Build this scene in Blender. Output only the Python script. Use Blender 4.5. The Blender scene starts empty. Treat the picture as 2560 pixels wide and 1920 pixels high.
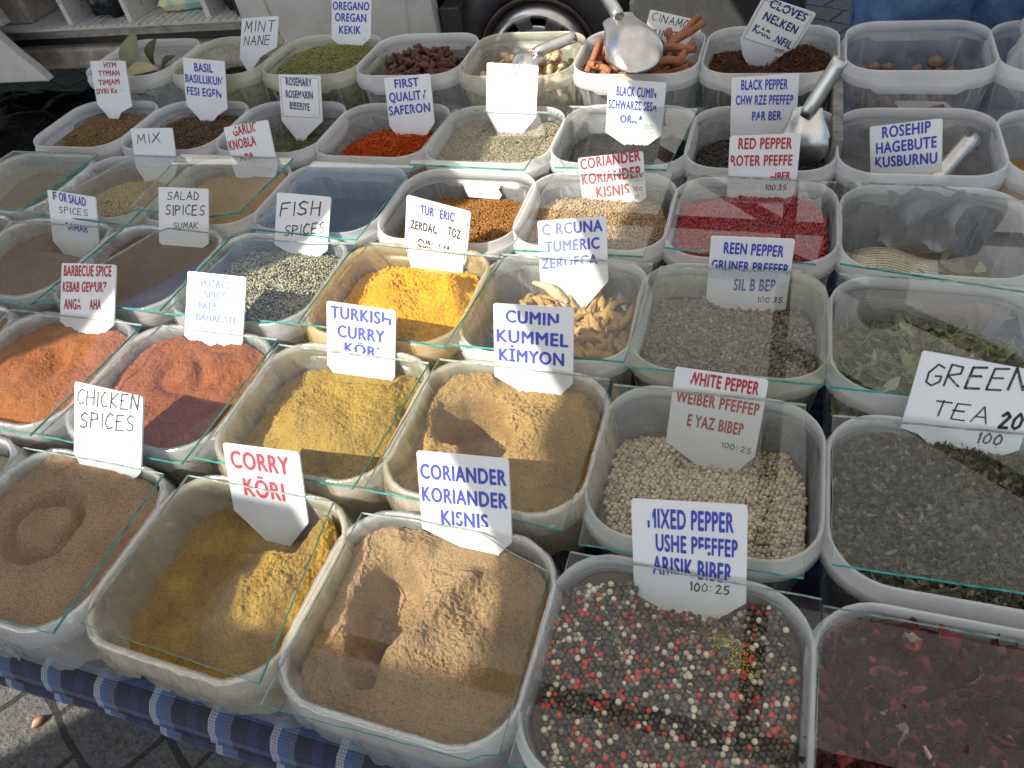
import bpy, bmesh, math, random
import numpy as np
from mathutils import Vector, Matrix, Quaternion
rnd = random.Random(7)
RS = np.random.RandomState(11)
SC = bpy.context.scene
COL = SC.collection

# ------------------------------------------------------------------ camera
CAM_LOC = (0.27789, -0.36465, 0.70511)
CAM_ROT = (0.775319, 0.131678, 0.293196)
cam_d = bpy.data.cameras.new('camera'); cam = bpy.data.objects.new('camera', cam_d); COL.objects.link(cam)
cam.location = CAM_LOC; cam.rotation_euler = CAM_ROT
cam_d.sensor_width = 36; cam_d.lens = 26.1171; cam_d.clip_start = 0.02; cam_d.clip_end = 500
SC.camera = cam

# ------------------------------------------------------------------ sky, sun, exposure
SUN_EL = math.radians(43); SUN_AZ = math.radians(-140)      # azimuth from +Y towards +X
w = bpy.data.worlds.new('World'); SC.world = w; w.use_nodes = True
nt = w.node_tree; nt.nodes.clear()
sky = nt.nodes.new('ShaderNodeTexSky'); sky.sky_type = 'NISHITA'; sky.sun_disc = False
sky.sun_elevation = SUN_EL; sky.sun_rotation = SUN_AZ; sky.altitude = 50; sky.dust_density = 1.0
bg = nt.nodes.new('ShaderNodeBackground'); bg.inputs[1].default_value = 0.11
wo = nt.nodes.new('ShaderNodeOutputWorld')
nt.links.new(sky.outputs[0], bg.inputs[0]); nt.links.new(bg.outputs[0], wo.inputs[0])
sl = bpy.data.lights.new('sun', 'SUN'); sl.energy = 5.0; sl.angle = math.radians(0.53); sl.color = (1, .93, .82)
sun = bpy.data.objects.new('sun', sl); COL.objects.link(sun)
sd = Vector((math.sin(SUN_AZ)*math.cos(SUN_EL), math.cos(SUN_AZ)*math.cos(SUN_EL), math.sin(SUN_EL)))
sun.rotation_euler = sd.to_track_quat('Z', 'Y').to_euler()
SC.view_settings.view_transform = 'Standard'; SC.view_settings.look = 'None'
SC.view_settings.gamma = 1; SC.view_settings.exposure = 1.0
SC.render.engine = 'CYCLES'
SC.cycles.max_bounces = 10; SC.cycles.transparent_max_bounces = 40; SC.cycles.diffuse_bounces = 5
SC.cycles.transmission_bounces = 6; SC.cycles.caustics_reflective = False; SC.cycles.caustics_refractive = False
SC.cycles.sample_clamp_indirect = 6
SC.cycles.use_denoising = True

# ------------------------------------------------------------------ measured layout
# heights are measured from the rims of the tubs (z = 0); the ground is at GZ
GZ = -0.62
TABLE_Z = -0.195
SIGNS=[
('thyme', (4, -3), (-1.3042, 1.0375, -0.0148), (1.0, -0.0027, -0.0055), (0.0061, 0.4439, 0.896), (0.0, -0.8961, 0.4439), [(-0.0474, 0.1204), (0.0611, 0.1204), (0.0611, 0.0156), (0.0254, 0.0018), (-0.0256, -0.0018), (-0.0474, 0.0198)], [('HYM', -0.0057, 0.1053, 0.0329, 0.106, 0.0122, 'r', 'p'), ('TYMIAN', -0.0265, 0.0858, 0.0396, 0.0879, 0.0123, 'r', 'p'), ('TIMJAM', -0.0314, 0.0643, 0.0353, 0.0678, 0.0124, 'r', 'p'), ('SIVRI KE', -0.0487, 0.0433, 0.0248, 0.0471, 0.0125, 'r', 'p'), ('100', 0.0308, 0.0513, 0.0536, 0.0515, 0.0053, 'c', 'h'), ('5', 0.0323, 0.0343, 0.0399, 0.0344, 0.0053, 'c', 'h')]),
('basil', (4, -2), (-1.0214, 1.0376, -0.019), (0.9973, -0.0325, -0.0656), (0.0733, 0.4428, 0.8936), (0.0, -0.8961, 0.4439), [(-0.0583, 0.1256), (0.0588, 0.1256), (0.0588, 0.0208), (0.0294, 0.0025), (-0.0297, -0.0025), (-0.0583, 0.0196)], [('BASIL', -0.0273, 0.0977, 0.0257, 0.0985, 0.0186, 'b', 'p'), ('BASILLIKUN', -0.0579, 0.0725, 0.051, 0.0722, 0.0181, 'b', 'p'), ('FESI EGEN', -0.0536, 0.0443, 0.0452, 0.044, 0.0183, 'b', 'p'), ('100', 0.0179, 0.0324, 0.0434, 0.033, 0.0051, 'c', 'h')]),
('rosemary', (4, -1), (-0.7651, 1.0197, -0.0594), (0.9996, -0.0121, -0.0245), (0.0274, 0.4438, 0.8957), (0.0, -0.8961, 0.4439), [(-0.0499, 0.1348), (0.0595, 0.1348), (0.0595, 0.0379), (0.0155, 0.0022), (-0.0155, -0.0022), (-0.0499, 0.0345)], [('ROSEMARY', -0.031, 0.1125, 0.0374, 0.1113, 0.0165, 'n', 'p'), ('ROSEMARIN', -0.0333, 0.0862, 0.0385, 0.0851, 0.016, 'n', 'p'), ('BIBERIYE', -0.0244, 0.0619, 0.0282, 0.0596, 0.0158, 'n', 'p'), ('10', 0.0359, 0.0476, 0.0445, 0.0476, 0.0056, 'c', 'h')]),
('mint', (5, -2), (-1.0184, 1.2703, 0.011), (0.9825, -0.164, 0.088), (0.0362, 0.6318, 0.7743), (-0.1826, -0.7576, 0.6267), [(-0.0485, 0.1086), (0.0806, 0.1086), (0.0806, 0.0334), (0.0268, 0.0113), (-0.0272, -0.0115), (-0.0485, 0.0101)], [('MINT', -0.0344, 0.0761, 0.0759, 0.0707, 0.0257, 'k', 'h'), ('NANE', -0.0364, 0.0421, 0.0634, 0.0395, 0.0231, 'k', 'h')]),
('oregano', (5, -1), (-0.757, 1.3343, 0.0272), (0.9989, -0.0339, -0.0326), (0.0453, 0.5076, 0.8604), (-0.0126, -0.8609, 0.5086), [(-0.0561, 0.1218), (0.0552, 0.1218), (0.0552, 0.0154), (0.0375, 0.0011), (-0.038, -0.0011), (-0.0561, 0.0102)], [('OREGANO', -0.0531, 0.0767, 0.0508, 0.0772, 0.0187, 'b', 'p'), ('OREGAN', -0.0465, 0.0509, 0.043, 0.0503, 0.0188, 'b', 'p'), ('KEKIK', -0.0343, 0.0226, 0.0281, 0.0233, 0.0181, 'b', 'p'), ('100', 0.0344, 0.0278, 0.0503, 0.0273, 0.0069, 'c', 'h'), ('10', 0.0337, 0.0084, 0.0432, 0.0086, 0.0086, 'c', 'h')]),
('saffron', (4, 0), (-0.4789, 1.0181, -0.0523), (0.9967, 0.0363, 0.0732), (-0.0817, 0.4425, 0.8931), (0.0, -0.8961, 0.4439), [(-0.051, 0.1266), (0.0587, 0.1266), (0.0587, 0.0269), (0.0325, -0.002), (-0.0329, 0.002), (-0.051, 0.0274)], [('FIRST', -0.0274, 0.1041, 0.0313, 0.104, 0.0175, 'b', 'p'), ('QUALITY', -0.0438, 0.0773, 0.0467, 0.0765, 0.0187, 'b', 'p'), ('SAFERON', -0.0487, 0.0496, 0.0522, 0.0506, 0.0186, 'b', 'p')]),
('cumiseed', (4, 1), (-0.2441, 1.0203, -0.04), (0.9985, -0.0202, -0.0507), (0.0546, 0.3704, 0.9273), (0.0, -0.9287, 0.3709), [(-0.0588, 0.1361), (0.0519, 0.1361), (0.0519, 0.0373), (0.026, 0.0047), (-0.0263, -0.0048), (-0.0588, 0.0394)], [('CUMI', -0.0526, 0.0942, 0.0264, 0.1109, 0.0324, 'f', 'h'), ('100', 0.0193, 0.0757, 0.0455, 0.0763, 0.0109, 'c', 'h'), ('10', 0.0265, 0.0563, 0.0422, 0.0588, 0.012, 'c', 'h')]),
('blackcumin', (4, 2), (0.0184, 1.0301, -0.066), (0.9986, -0.0125, -0.0511), (0.0526, 0.2374, 0.97), (0.0, -0.9713, 0.2377), [(-0.0664, 0.1251), (0.048, 0.1251), (0.048, 0.0255), (0.0214, 0.0025), (-0.0216, -0.0025), (-0.0664, 0.023)], [('BLACK CUMIN', -0.0487, 0.0963, 0.0306, 0.0954, 0.0182, 'b', 'p'), ('SCHWARZE SESA', -0.0636, 0.0711, 0.0339, 0.0709, 0.0167, 'b', 'p'), ('ORKA', -0.0375, 0.0445, 0.0094, 0.0451, 0.0151, 'b', 'p'), ('100', 0.0102, 0.0356, 0.0298, 0.0364, 0.0089, 'g', 'h'), ('7', 0.0224, 0.0211, 0.0302, 0.0216, 0.0089, 'g', 'h')]),
('cinamon', (5, 2), (0.0377, 1.3061, -0.012), (0.9543, 0.1136, -0.2765), (0.1923, 0.4749, 0.8588), (0.2289, -0.8727, 0.4314), [(-0.0643, 0.093), (0.0539, 0.093), (0.0539, 0.0235), (0.0217, 0.0005), (-0.0217, -0.0005), (-0.0643, 0.0141)], [('CINAMON', -0.0577, 0.0735, 0.0438, 0.072, 0.0153, 'k', 'h'), ('ZIMT', -0.0564, 0.038, 0.0129, 0.0454, 0.017, 'k', 'h')]),
('cloves', (5, 3), (0.2389, 1.2618, 0.011), (0.8743, 0.2724, -0.4018), (0.4163, 0.0052, 0.9092), (0.2497, -0.9622, -0.1088), [(-0.0627, 0.1139), (0.0543, 0.1139), (0.0543, 0.0299), (0.0406, 0.0053), (-0.0404, -0.0053), (-0.0627, 0.0238)], [('CLOVES', -0.0443, 0.0992, 0.04, 0.0931, 0.0158, 'n', 'p'), ('NELKEN', -0.0429, 0.0736, 0.0374, 0.0655, 0.0163, 'n', 'p'), ('KARANFIL', -0.0494, 0.0466, 0.0447, 0.0346, 0.0154, 'n', 'p'), ('100:', 0.0157, 0.0203, 0.0386, 0.0229, 0.0079, 'k', 'h'), ('20', 0.0237, 0.002, 0.0406, 0.0053, 0.0103, 'k', 'h')]),
('blackpepper', (4, 3), (0.2681, 1.0276, -0.0596), (0.9977, 0.0175, 0.0657), (-0.068, 0.2565, 0.9642), (0.0, -0.9664, 0.2571), [(-0.0655, 0.1301), (0.0537, 0.1301), (0.0537, 0.0286), (0.0356, -0.0008), (-0.0362, 0.0008), (-0.0655, 0.0255)], [('BLACK PEPPER', -0.0481, 0.1078, 0.0349, 0.1041, 0.0178, 'b', 'p'), ('CHW RZE PFEFFER', -0.057, 0.0816, 0.0475, 0.0762, 0.0169, 'b', 'p'), ('PAR BER', -0.0261, 0.0509, 0.0268, 0.0495, 0.0164, 'b', 'p')]),
('redpepper', (3, 3), (0.2731, 0.8003, -0.0303), (0.997, 0.0711, 0.0304), (-0.0474, 0.2511, 0.9668), (0.0611, -0.9653, 0.2537), [(-0.0559, 0.1058), (0.055, 0.1058), (0.055, 0.0063), (0.0433, 0.0001), (-0.0441, -0.0001), (-0.0559, 0.0051)], [('RED PEPPER', -0.0418, 0.0848, 0.0427, 0.0824, 0.0179, 'r', 'p'), ('ROTER PFEFFE', -0.0535, 0.0573, 0.0455, 0.0552, 0.0173, 'r', 'p'), ('BIBER', 0.0128, 0.0309, 0.0445, 0.0314, 0.0131, 'r', 'p'), ('100 35', 0.0056, 0.0149, 0.0414, 0.0133, 0.0089, 'k', 'h')]),
('rosehip', (4, 4), (0.5216, 0.901, -0.07), (0.9207, -0.2614, 0.2897), (-0.1886, 0.3519, 0.9168), (-0.3416, -0.8988, 0.2747), [(-0.0669, 0.1188), (0.0448, 0.1188), (0.0448, 0.0241), (0.0315, -0.0009), (-0.0325, 0.0009), (-0.0669, 0.0294)], [('ROSEHIP', -0.047, 0.098, 0.0282, 0.0988, 0.0186, 'b', 'p'), ('HAGEBUTE', -0.0572, 0.0723, 0.0373, 0.0737, 0.0184, 'b', 'p'), ('KUSBURNU', -0.0589, 0.0486, 0.0383, 0.0477, 0.0181, 'b', 'p')]),
('mix', (3, -2), (-0.9915, 0.7813, -0.0457), (0.9996, 0.0091, 0.0264), (-0.0275, 0.4853, 0.8739), (-0.0049, -0.8743, 0.4854), [(-0.0586, 0.1148), (0.0536, 0.1148), (0.0536, 0.033), (0.0359, 0.0021), (-0.0364, -0.0021), (-0.0586, 0.0325)], [('MIX', -0.0462, 0.0822, 0.0242, 0.0863, 0.0188, 'k', 'h')]),
('garlic', (3, -1), (-0.7405, 0.7935, -0.0265), (0.9879, 0.0139, 0.1546), (-0.1448, 0.4405, 0.886), (-0.0558, -0.8976, 0.4372), [(-0.0541, 0.1054), (0.0615, 0.1054), (0.0615, 0.0147), (0.05, -0.0053), (-0.0511, 0.0054), (-0.0541, 0.0259)], [('GARLIC', -0.0323, 0.0848, 0.031, 0.0881, 0.0185, 'r', 'p'), ('KNOBLA', -0.0544, 0.059, 0.0211, 0.0614, 0.0188, 'r', 'p'), ('APA', -0.031, 0.0349, 0.0087, 0.0369, 0.0127, 'r', 'p')]),
('corired', (3, 2), (0.0275, 0.7909, -0.0453), (0.9911, 0.0433, 0.1255), (-0.1326, 0.378, 0.9163), (-0.0078, -0.9248, 0.3804), [(-0.0655, 0.0841), (0.0517, 0.0841), (0.0517, 0.0035), (0.0382, -0.004), (-0.0389, 0.0041), (-0.0655, 0.0108)], [('CORIANDER', -0.0638, 0.0637, 0.0471, 0.0689, 0.0184, 'r', 'p'), ('KORIANDER', -0.0646, 0.0366, 0.0474, 0.0409, 0.0193, 'r', 'p'), ('KISNIS', -0.0382, 0.0116, 0.0227, 0.0127, 0.019, 'r', 'p'), ('100', 0.0297, 0.0184, 0.047, 0.0163, 0.0071, 'k', 'h'), ('10', 0.0314, 0.0033, 0.0402, 0.0025, 0.0072, 'k', 'h')]),
('forsalad', (2, -2), (-1.0216, 0.5246, -0.0636), (0.9962, -0.0137, -0.0855), (0.0817, 0.4766, 0.8753), (0.0288, -0.879, 0.476), [(-0.0545, 0.1291), (0.0612, 0.1291), (0.0612, 0.0349), (0.0215, 0.0032), (-0.0217, -0.0032), (-0.0545, 0.0284)], [('F', -0.0416, 0.1124, -0.0321, 0.1117, 0.0153, 'k', 'p'), ('OR SALAD', -0.0269, 0.1117, 0.0376, 0.1086, 0.0165, 'b', 'p'), ('SPICES', -0.0312, 0.088, 0.0414, 0.0902, 0.0122, 'k', 'h'), ('BAHAR', -0.0181, 0.0561, 0.0376, 0.0567, 0.0143, 'b', 'p')]),
('sumac', (2, -1), (-0.7485, 0.5402, -0.0246), (1.0, 0.0061, 0.0068), (-0.0091, 0.6118, 0.7909), (0.0007, -0.791, 0.6119), [(-0.0556, 0.1084), (0.0571, 0.1084), (0.0571, 0.0083), (0.0426, 0.0001), (-0.0433, -0.0001), (-0.0556, 0.0054)], [('SALAD', -0.0351, 0.0861, 0.0395, 0.0888, 0.0142, 'k', 'h'), ('SIPICES', -0.0405, 0.0575, 0.0521, 0.0608, 0.0178, 'k', 'h'), ('SUMAK', -0.0239, 0.0327, 0.0373, 0.0356, 0.0114, 'k', 'h')]),
('fish', (2, 0), (-0.4853, 0.5439, -0.0189), (0.9993, -0.0333, -0.0139), (0.0318, 0.6291, 0.7767), (-0.0172, -0.7766, 0.6297), [(-0.0641, 0.1005), (0.0461, 0.1005), (0.0461, 0.008), (0.0367, 0.0014), (-0.0374, -0.0015), (-0.0641, 0.009)], [('FISH', -0.0562, 0.0601, 0.0321, 0.0681, 0.0236, 'k', 'h'), ('SPICES', -0.0445, 0.0253, 0.0414, 0.0386, 0.0181, 'k', 'h'), ('15', 0.0214, 0.0056, 0.0314, 0.006, 0.0085, 'c', 'h')]),
('turmeric', (2, 1), (-0.2357, 0.5452, -0.0362), (0.9809, -0.0688, -0.1819), (0.193, 0.2292, 0.954), (-0.0239, -0.9709, 0.2381), [(-0.0596, 0.1194), (0.0528, 0.1194), (0.0528, 0.0327), (0.0444, 0.009), (-0.0455, -0.0092), (-0.0596, 0.033)], [('TURMERIC', -0.0344, 0.0945, 0.0261, 0.096, 0.0154, 'b', 'p'), ('ZERDAC', -0.0506, 0.0649, -0.002, 0.0669, 0.0148, 'k', 'p'), ('TOZ', 0.0166, 0.0706, 0.0391, 0.0683, 0.0155, 'k', 'p'), ('CURCUMA', -0.0356, 0.0355, 0.0237, 0.0372, 0.0152, 'k', 'p')]),
('curcuna', (2, 2), (0.0104, 0.5182, -0.0519), (0.9925, 0.0631, 0.1043), (-0.1214, 0.5907, 0.7977), (-0.0113, -0.8044, 0.5939), [(-0.0544, 0.1269), (0.0562, 0.1269), (0.0562, 0.0277), (0.0277, -0.0016), (-0.0281, 0.0017), (-0.0544, 0.0287)], [('C RCUNA', -0.0478, 0.1042, 0.0502, 0.1049, 0.0175, 'b', 'p'), ('TUMERIC', -0.0442, 0.0772, 0.0447, 0.0789, 0.0171, 'b', 'p'), ('ZERDECA', -0.0524, 0.0514, 0.0406, 0.0549, 0.0157, 'b', 'p')]),
('greenpepper', (2, 3), (0.2823, 0.545, -0.0672), (0.9992, 0.039, -0.0011), (-0.0089, 0.255, 0.9669), (0.038, -0.9661, 0.2552), [(-0.0702, 0.1177), (0.0462, 0.1177), (0.0462, 0.0074), (0.0336, 0.0038), (-0.0343, -0.0039), (-0.0702, 0.006)], [('REEN PEPPER', -0.0507, 0.0925, 0.0332, 0.0905, 0.0174, 'b', 'p'), ('GRUNER PREFFER', -0.0662, 0.0667, 0.0451, 0.0643, 0.0153, 'b', 'p'), ('SIL B BEP', -0.0316, 0.0341, 0.0276, 0.0363, 0.0188, 'b', 'p'), ('100 35', 0.0046, 0.0172, 0.0423, 0.0181, 0.0085, 'k', 'h')]),
('barbecue', (1, -1), (-0.7613, 0.2901, -0.0101), (0.9989, 0.0313, 0.0335), (-0.0459, 0.6935, 0.719), (-0.0007, -0.7198, 0.6942), [(-0.0576, 0.1067), (0.056, 0.1067), (0.056, 0.0088), (0.0435, -0.0011), (-0.0444, 0.0012), (-0.0576, 0.01)], [('BARBECUE SPICE', -0.0523, 0.0856, 0.0481, 0.0875, 0.0176, 'r', 'p'), ('KEBAB GEWURZ', -0.0537, 0.0592, 0.0391, 0.0618, 0.0166, 'r', 'p'), ('ANGA', -0.0498, 0.0303, -0.0135, 0.0313, 0.0173, 'r', 'p'), ('AHA', 0.0047, 0.0321, 0.0285, 0.0329, 0.0166, 'r', 'p')]),
('potato', (1, 0), (-0.5116, 0.2942, -0.0095), (0.9998, -0.019, 0.0034), (0.01, 0.66, 0.7512), (-0.0165, -0.7511, 0.66), [(-0.0558, 0.1056), (0.0541, 0.1056), (0.0541, 0.0037), (0.049, -0.0008), (-0.0503, 0.0008), (-0.0558, 0.0039)], [('POTATO', -0.0289, 0.0841, 0.0278, 0.0849, 0.012, 'l', 'p'), ('SPICE', -0.0216, 0.0672, 0.0214, 0.0688, 0.011, 'l', 'p'), ('PATA', -0.0313, 0.0483, 0.0043, 0.05, 0.0116, 'l', 'p'), ('BAHARATI', -0.0349, 0.0313, 0.0391, 0.0324, 0.0113, 'l', 'p')]),
('turkish', (1, 1), (-0.2506, 0.2818, -0.0325), (0.9993, -0.0224, -0.0308), (0.0379, 0.4954, 0.8678), (-0.0042, -0.8684, 0.4959), [(-0.0593, 0.1066), (0.0519, 0.1066), (0.0519, 0.0086), (0.0472, 0.0018), (-0.0484, -0.0018), (-0.0593, 0.0099)], [('TURKISH', -0.0529, 0.0834, 0.0451, 0.0847, 0.0177, 'b', 'p'), ('CURRY', -0.0418, 0.0562, 0.0354, 0.0575, 0.0179, 'b', 'p'), ('KÖRI', -0.0303, 0.0344, 0.0271, 0.0339, 0.0152, 'b', 'p')]),
('cumin', (1, 2), (0.0159, 0.289, -0.0253), (0.9996, 0.0152, 0.0234), (-0.0278, 0.4647, 0.885), (0.0026, -0.8853, 0.4649), [(-0.0615, 0.1203), (0.0493, 0.1203), (0.0493, 0.0176), (0.031, -0.0027), (-0.0315, 0.0028), (-0.0615, 0.0176)], [('CUMIN', -0.0445, 0.0961, 0.0294, 0.095, 0.0168, 'b', 'p'), ('KUMMEL', -0.0577, 0.068, 0.0428, 0.0677, 0.0175, 'b', 'p'), ('KİMYON', -0.0546, 0.0415, 0.0372, 0.0412, 0.0174, 'b', 'p')]),
('white', (1, 3), (0.27, 0.2551, -0.0937), (0.9993, -0.008, -0.0371), (0.037, 0.4174, 0.908), (0.0082, -0.9087, 0.4174), [(-0.0775, 0.1333), (0.0351, 0.1333), (0.0351, 0.0282), (0.0196, 0.0059), (-0.0199, -0.0059), (-0.0775, 0.027)], [('WHITE PEPPER', -0.0595, 0.1137, 0.0257, 0.1123, 0.0172, 'r', 'p'), ('WEIBER PFEFFER', -0.0721, 0.0868, 0.0328, 0.0848, 0.0162, 'r', 'p'), ('E YAZ BIBER', -0.054, 0.0565, 0.0173, 0.0547, 0.0166, 'r', 'p'), ('100: 25', -0.0078, 0.0336, 0.031, 0.0306, 0.0077, 'k', 'h')]),
('greentea', (1, 4), (0.5289, 0.2838, -0.0146), (0.9955, -0.0693, -0.0647), (0.0923, 0.5537, 0.8276), (-0.0215, -0.8298, 0.5576), [(-0.0674, 0.0968), (0.0548, 0.0968), (0.0548, 0.0063), (0.0465, -0.0001), (-0.048, 0.0001), (-0.0674, 0.0033)], [('GREEN', -0.058, 0.0585, 0.0456, 0.073, 0.0254, 'k', 'h'), ('TEA', -0.0421, 0.0246, 0.0201, 0.0277, 0.0194, 'k', 'h'), ('20', 0.0277, 0.0266, 0.0518, 0.0305, 0.0181, 'K', 'h'), ('100', 0.0115, 0.0039, 0.0377, 0.0079, 0.0122, 'K', 'h')]),
('chicken', (0, 0), (-0.51, 0.0367, -0.0068), (0.9984, -0.0372, -0.0434), (0.057, 0.6035, 0.7953), (-0.0034, -0.7965, 0.6047), [(-0.0593, 0.1115), (0.0538, 0.1115), (0.0538, 0.0094), (0.0476, 0.0014), (-0.0489, -0.0014), (-0.0593, 0.0126)], [('CHICKEN', -0.0557, 0.0815, 0.0504, 0.0926, 0.0203, 'k', 'h'), ('SPICES', -0.0497, 0.0504, 0.0451, 0.0629, 0.0211, 'k', 'h')]),
('corry', (0, 1), (-0.2506, 0.0124, -0.0651), (0.9987, 0.0063, 0.0511), (-0.0484, 0.4565, 0.8884), (-0.0177, -0.8897, 0.4562), [(-0.066, 0.1327), (0.0451, 0.1327), (0.0451, 0.0382), (0.0157, 0.0034), (-0.0159, -0.0034), (-0.066, 0.0398)], [('CORRY', -0.0577, 0.1015, 0.029, 0.1016, 0.0236, 'R', 'p'), ('KÖRI', -0.0443, 0.0651, 0.0166, 0.0647, 0.0242, 'R', 'p')]),
('coriander', (0, 2), (0.0221, 0.0318, -0.0195), (0.9971, 0.0215, 0.0724), (-0.0733, 0.5068, 0.8589), (-0.0182, -0.8618, 0.507), [(-0.0736, 0.1158), (0.0366, 0.1158), (0.0366, 0.0173), (0.0196, -0.0008), (-0.0199, 0.0008), (-0.0736, 0.0205)], [('CORIANDER', -0.0725, 0.0836, 0.0333, 0.0851, 0.0179, 'b', 'p'), ('KORIANDER', -0.0726, 0.0557, 0.0336, 0.0578, 0.0178, 'b', 'p'), ('KISNIS', -0.0484, 0.0296, 0.0094, 0.0303, 0.0176, 'b', 'p')]),
('mixed', (0, 3), (0.2591, 0.0186, -0.0431), (0.9942, 0.0843, 0.0673), (-0.0989, 0.4644, 0.8801), (0.043, -0.8816, 0.4701), [(-0.0608, 0.1325), (0.0531, 0.1325), (0.0531, 0.0222), (0.0242, -0.0017), (-0.0246, 0.0017), (-0.0608, 0.0215)], [('MIXED PEPPER', -0.0447, 0.1023, 0.0401, 0.1023, 0.0218, 'b', 'p'), ('RUSHE PFEFFER', -0.0448, 0.0759, 0.0458, 0.0746, 0.0196, 'b', 'p'), ('ARISIK BIBER', -0.0406, 0.0483, 0.0394, 0.0447, 0.0217, 'b', 'p'), ('100: 25', -0.0029, 0.0316, 0.0387, 0.0305, 0.0099, 'k', 'h')]),
]
PANES={
(0, 0):[(-0.6521, 0.0398), (-0.4138, 0.0398), (-0.4039, -0.1797), (-0.6422, -0.1819)],
(0, 1):[(-0.3786, 0.044), (-0.1671, 0.044), (-0.1423, -0.1731), (-0.3796, -0.162)],
(0, 2):[(-0.1264, 0.0378), (-0.0573, 0.0414), (0.0199, 0.0414), (0.0317, 0.0375), (0.0525, 0.0282), (0.1089, 0.0107), (0.1123, -0.1764), (0.0972, -0.1806), (0.087, -0.1876), (-0.1302, -0.1915)],
(0, 3):[(0.1254, 0.0393), (0.3777, 0.0393), (0.3747, -0.1802), (0.1225, -0.1816)],
(0, 4):[(0.3792, 0.0324), (0.6294, 0.0349), (0.6264, -0.1771), (0.3721, -0.1801)],
(1, 0):[(-0.6074, 0.3006), (-0.391, 0.3006), (-0.3987, 0.0583), (-0.6451, 0.0628)],
(1, -1):[(-0.9191, 0.2979), (-0.6419, 0.2979), (-0.6592, 0.0602), (-0.9364, 0.065)],
(1, 1):[(-0.3843, 0.2912), (-0.138, 0.29), (-0.153, 0.0681), (-0.3876, 0.0721)],
(1, 2):[(-0.1273, 0.3003), (0.116, 0.2997), (0.1112, 0.0631), (-0.1389, 0.0703)],
(1, 3):[(0.1217, 0.2917), (0.356, 0.296), (0.3608, 0.0587), (0.1322, 0.0497)],
(1, 4):[(0.3856, 0.2842), (0.6133, 0.2916), (0.6147, 0.0876), (0.387, 0.0801)],
(2, 1):[(-0.3517, 0.552), (-0.1055, 0.5396), (-0.1282, 0.325), (-0.3721, 0.3402)],
(2, 2):[(-0.1134, 0.5474), (0.1312, 0.5502), (0.1273, 0.3338), (-0.1205, 0.3313)],
(2, 3):[(0.1416, 0.5446), (0.3746, 0.5559), (0.3784, 0.3488), (0.374, 0.3324), (0.1296, 0.3264)],
(2, 4):[(0.3918, 0.5578), (0.6567, 0.5578), (0.6435, 0.3336), (0.3787, 0.3304)],
(2, 0):[(-0.5996, 0.5365), (-0.3759, 0.5482), (-0.378, 0.3394), (-0.6233, 0.3289)],
(2, -1):[(-0.7874, 0.5323), (-0.7666, 0.5475), (-0.6204, 0.5393), (-0.6283, 0.329), (-0.8803, 0.3188)],
(2, -2):[(-1.2112, 0.5408), (-0.8747, 0.5427), (-0.8916, 0.3151), (-1.2281, 0.3132)],
(3, -1):[(-0.919, 0.8046), (-0.6401, 0.8046), (-0.6471, 0.6077), (-0.7061, 0.5887), (-0.8992, 0.5985)],
(3, -2):[(-1.0457, 0.8046), (-0.8869, 0.8046), (-0.8724, 0.5538), (-1.1348, 0.5713)],
(3, -3):[(-1.4012, 0.8046), (-1.147, 0.8046), (-1.1627, 0.5777), (-1.4169, 0.584)],
(3, 0):[(-0.5948, 0.8046), (-0.3696, 0.802), (-0.3795, 0.5579), (-0.601, 0.5674)],
(3, 2):[(-0.0891, 0.7993), (0.122, 0.8076), (0.1125, 0.5654), (-0.102, 0.5597)],
(3, 3):[(0.1507, 0.8062), (0.3874, 0.7998), (0.3612, 0.5753), (0.3311, 0.5776), (0.1402, 0.5929)],
(3, 4):[(0.4009, 0.8004), (0.5376, 0.8004), (0.5716, 0.7805), (0.6868, 0.758), (0.6788, 0.5371), (0.3929, 0.581)],
(4, 1):[(-0.3721, 1.0325), (-0.1374, 1.0258), (-0.1475, 0.8028), (-0.3843, 0.8083)],
(4, 2):[(-0.1234, 1.0522), (0.1364, 1.0459), (0.1096, 0.8196), (-0.0931, 0.8148)],
}
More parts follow.
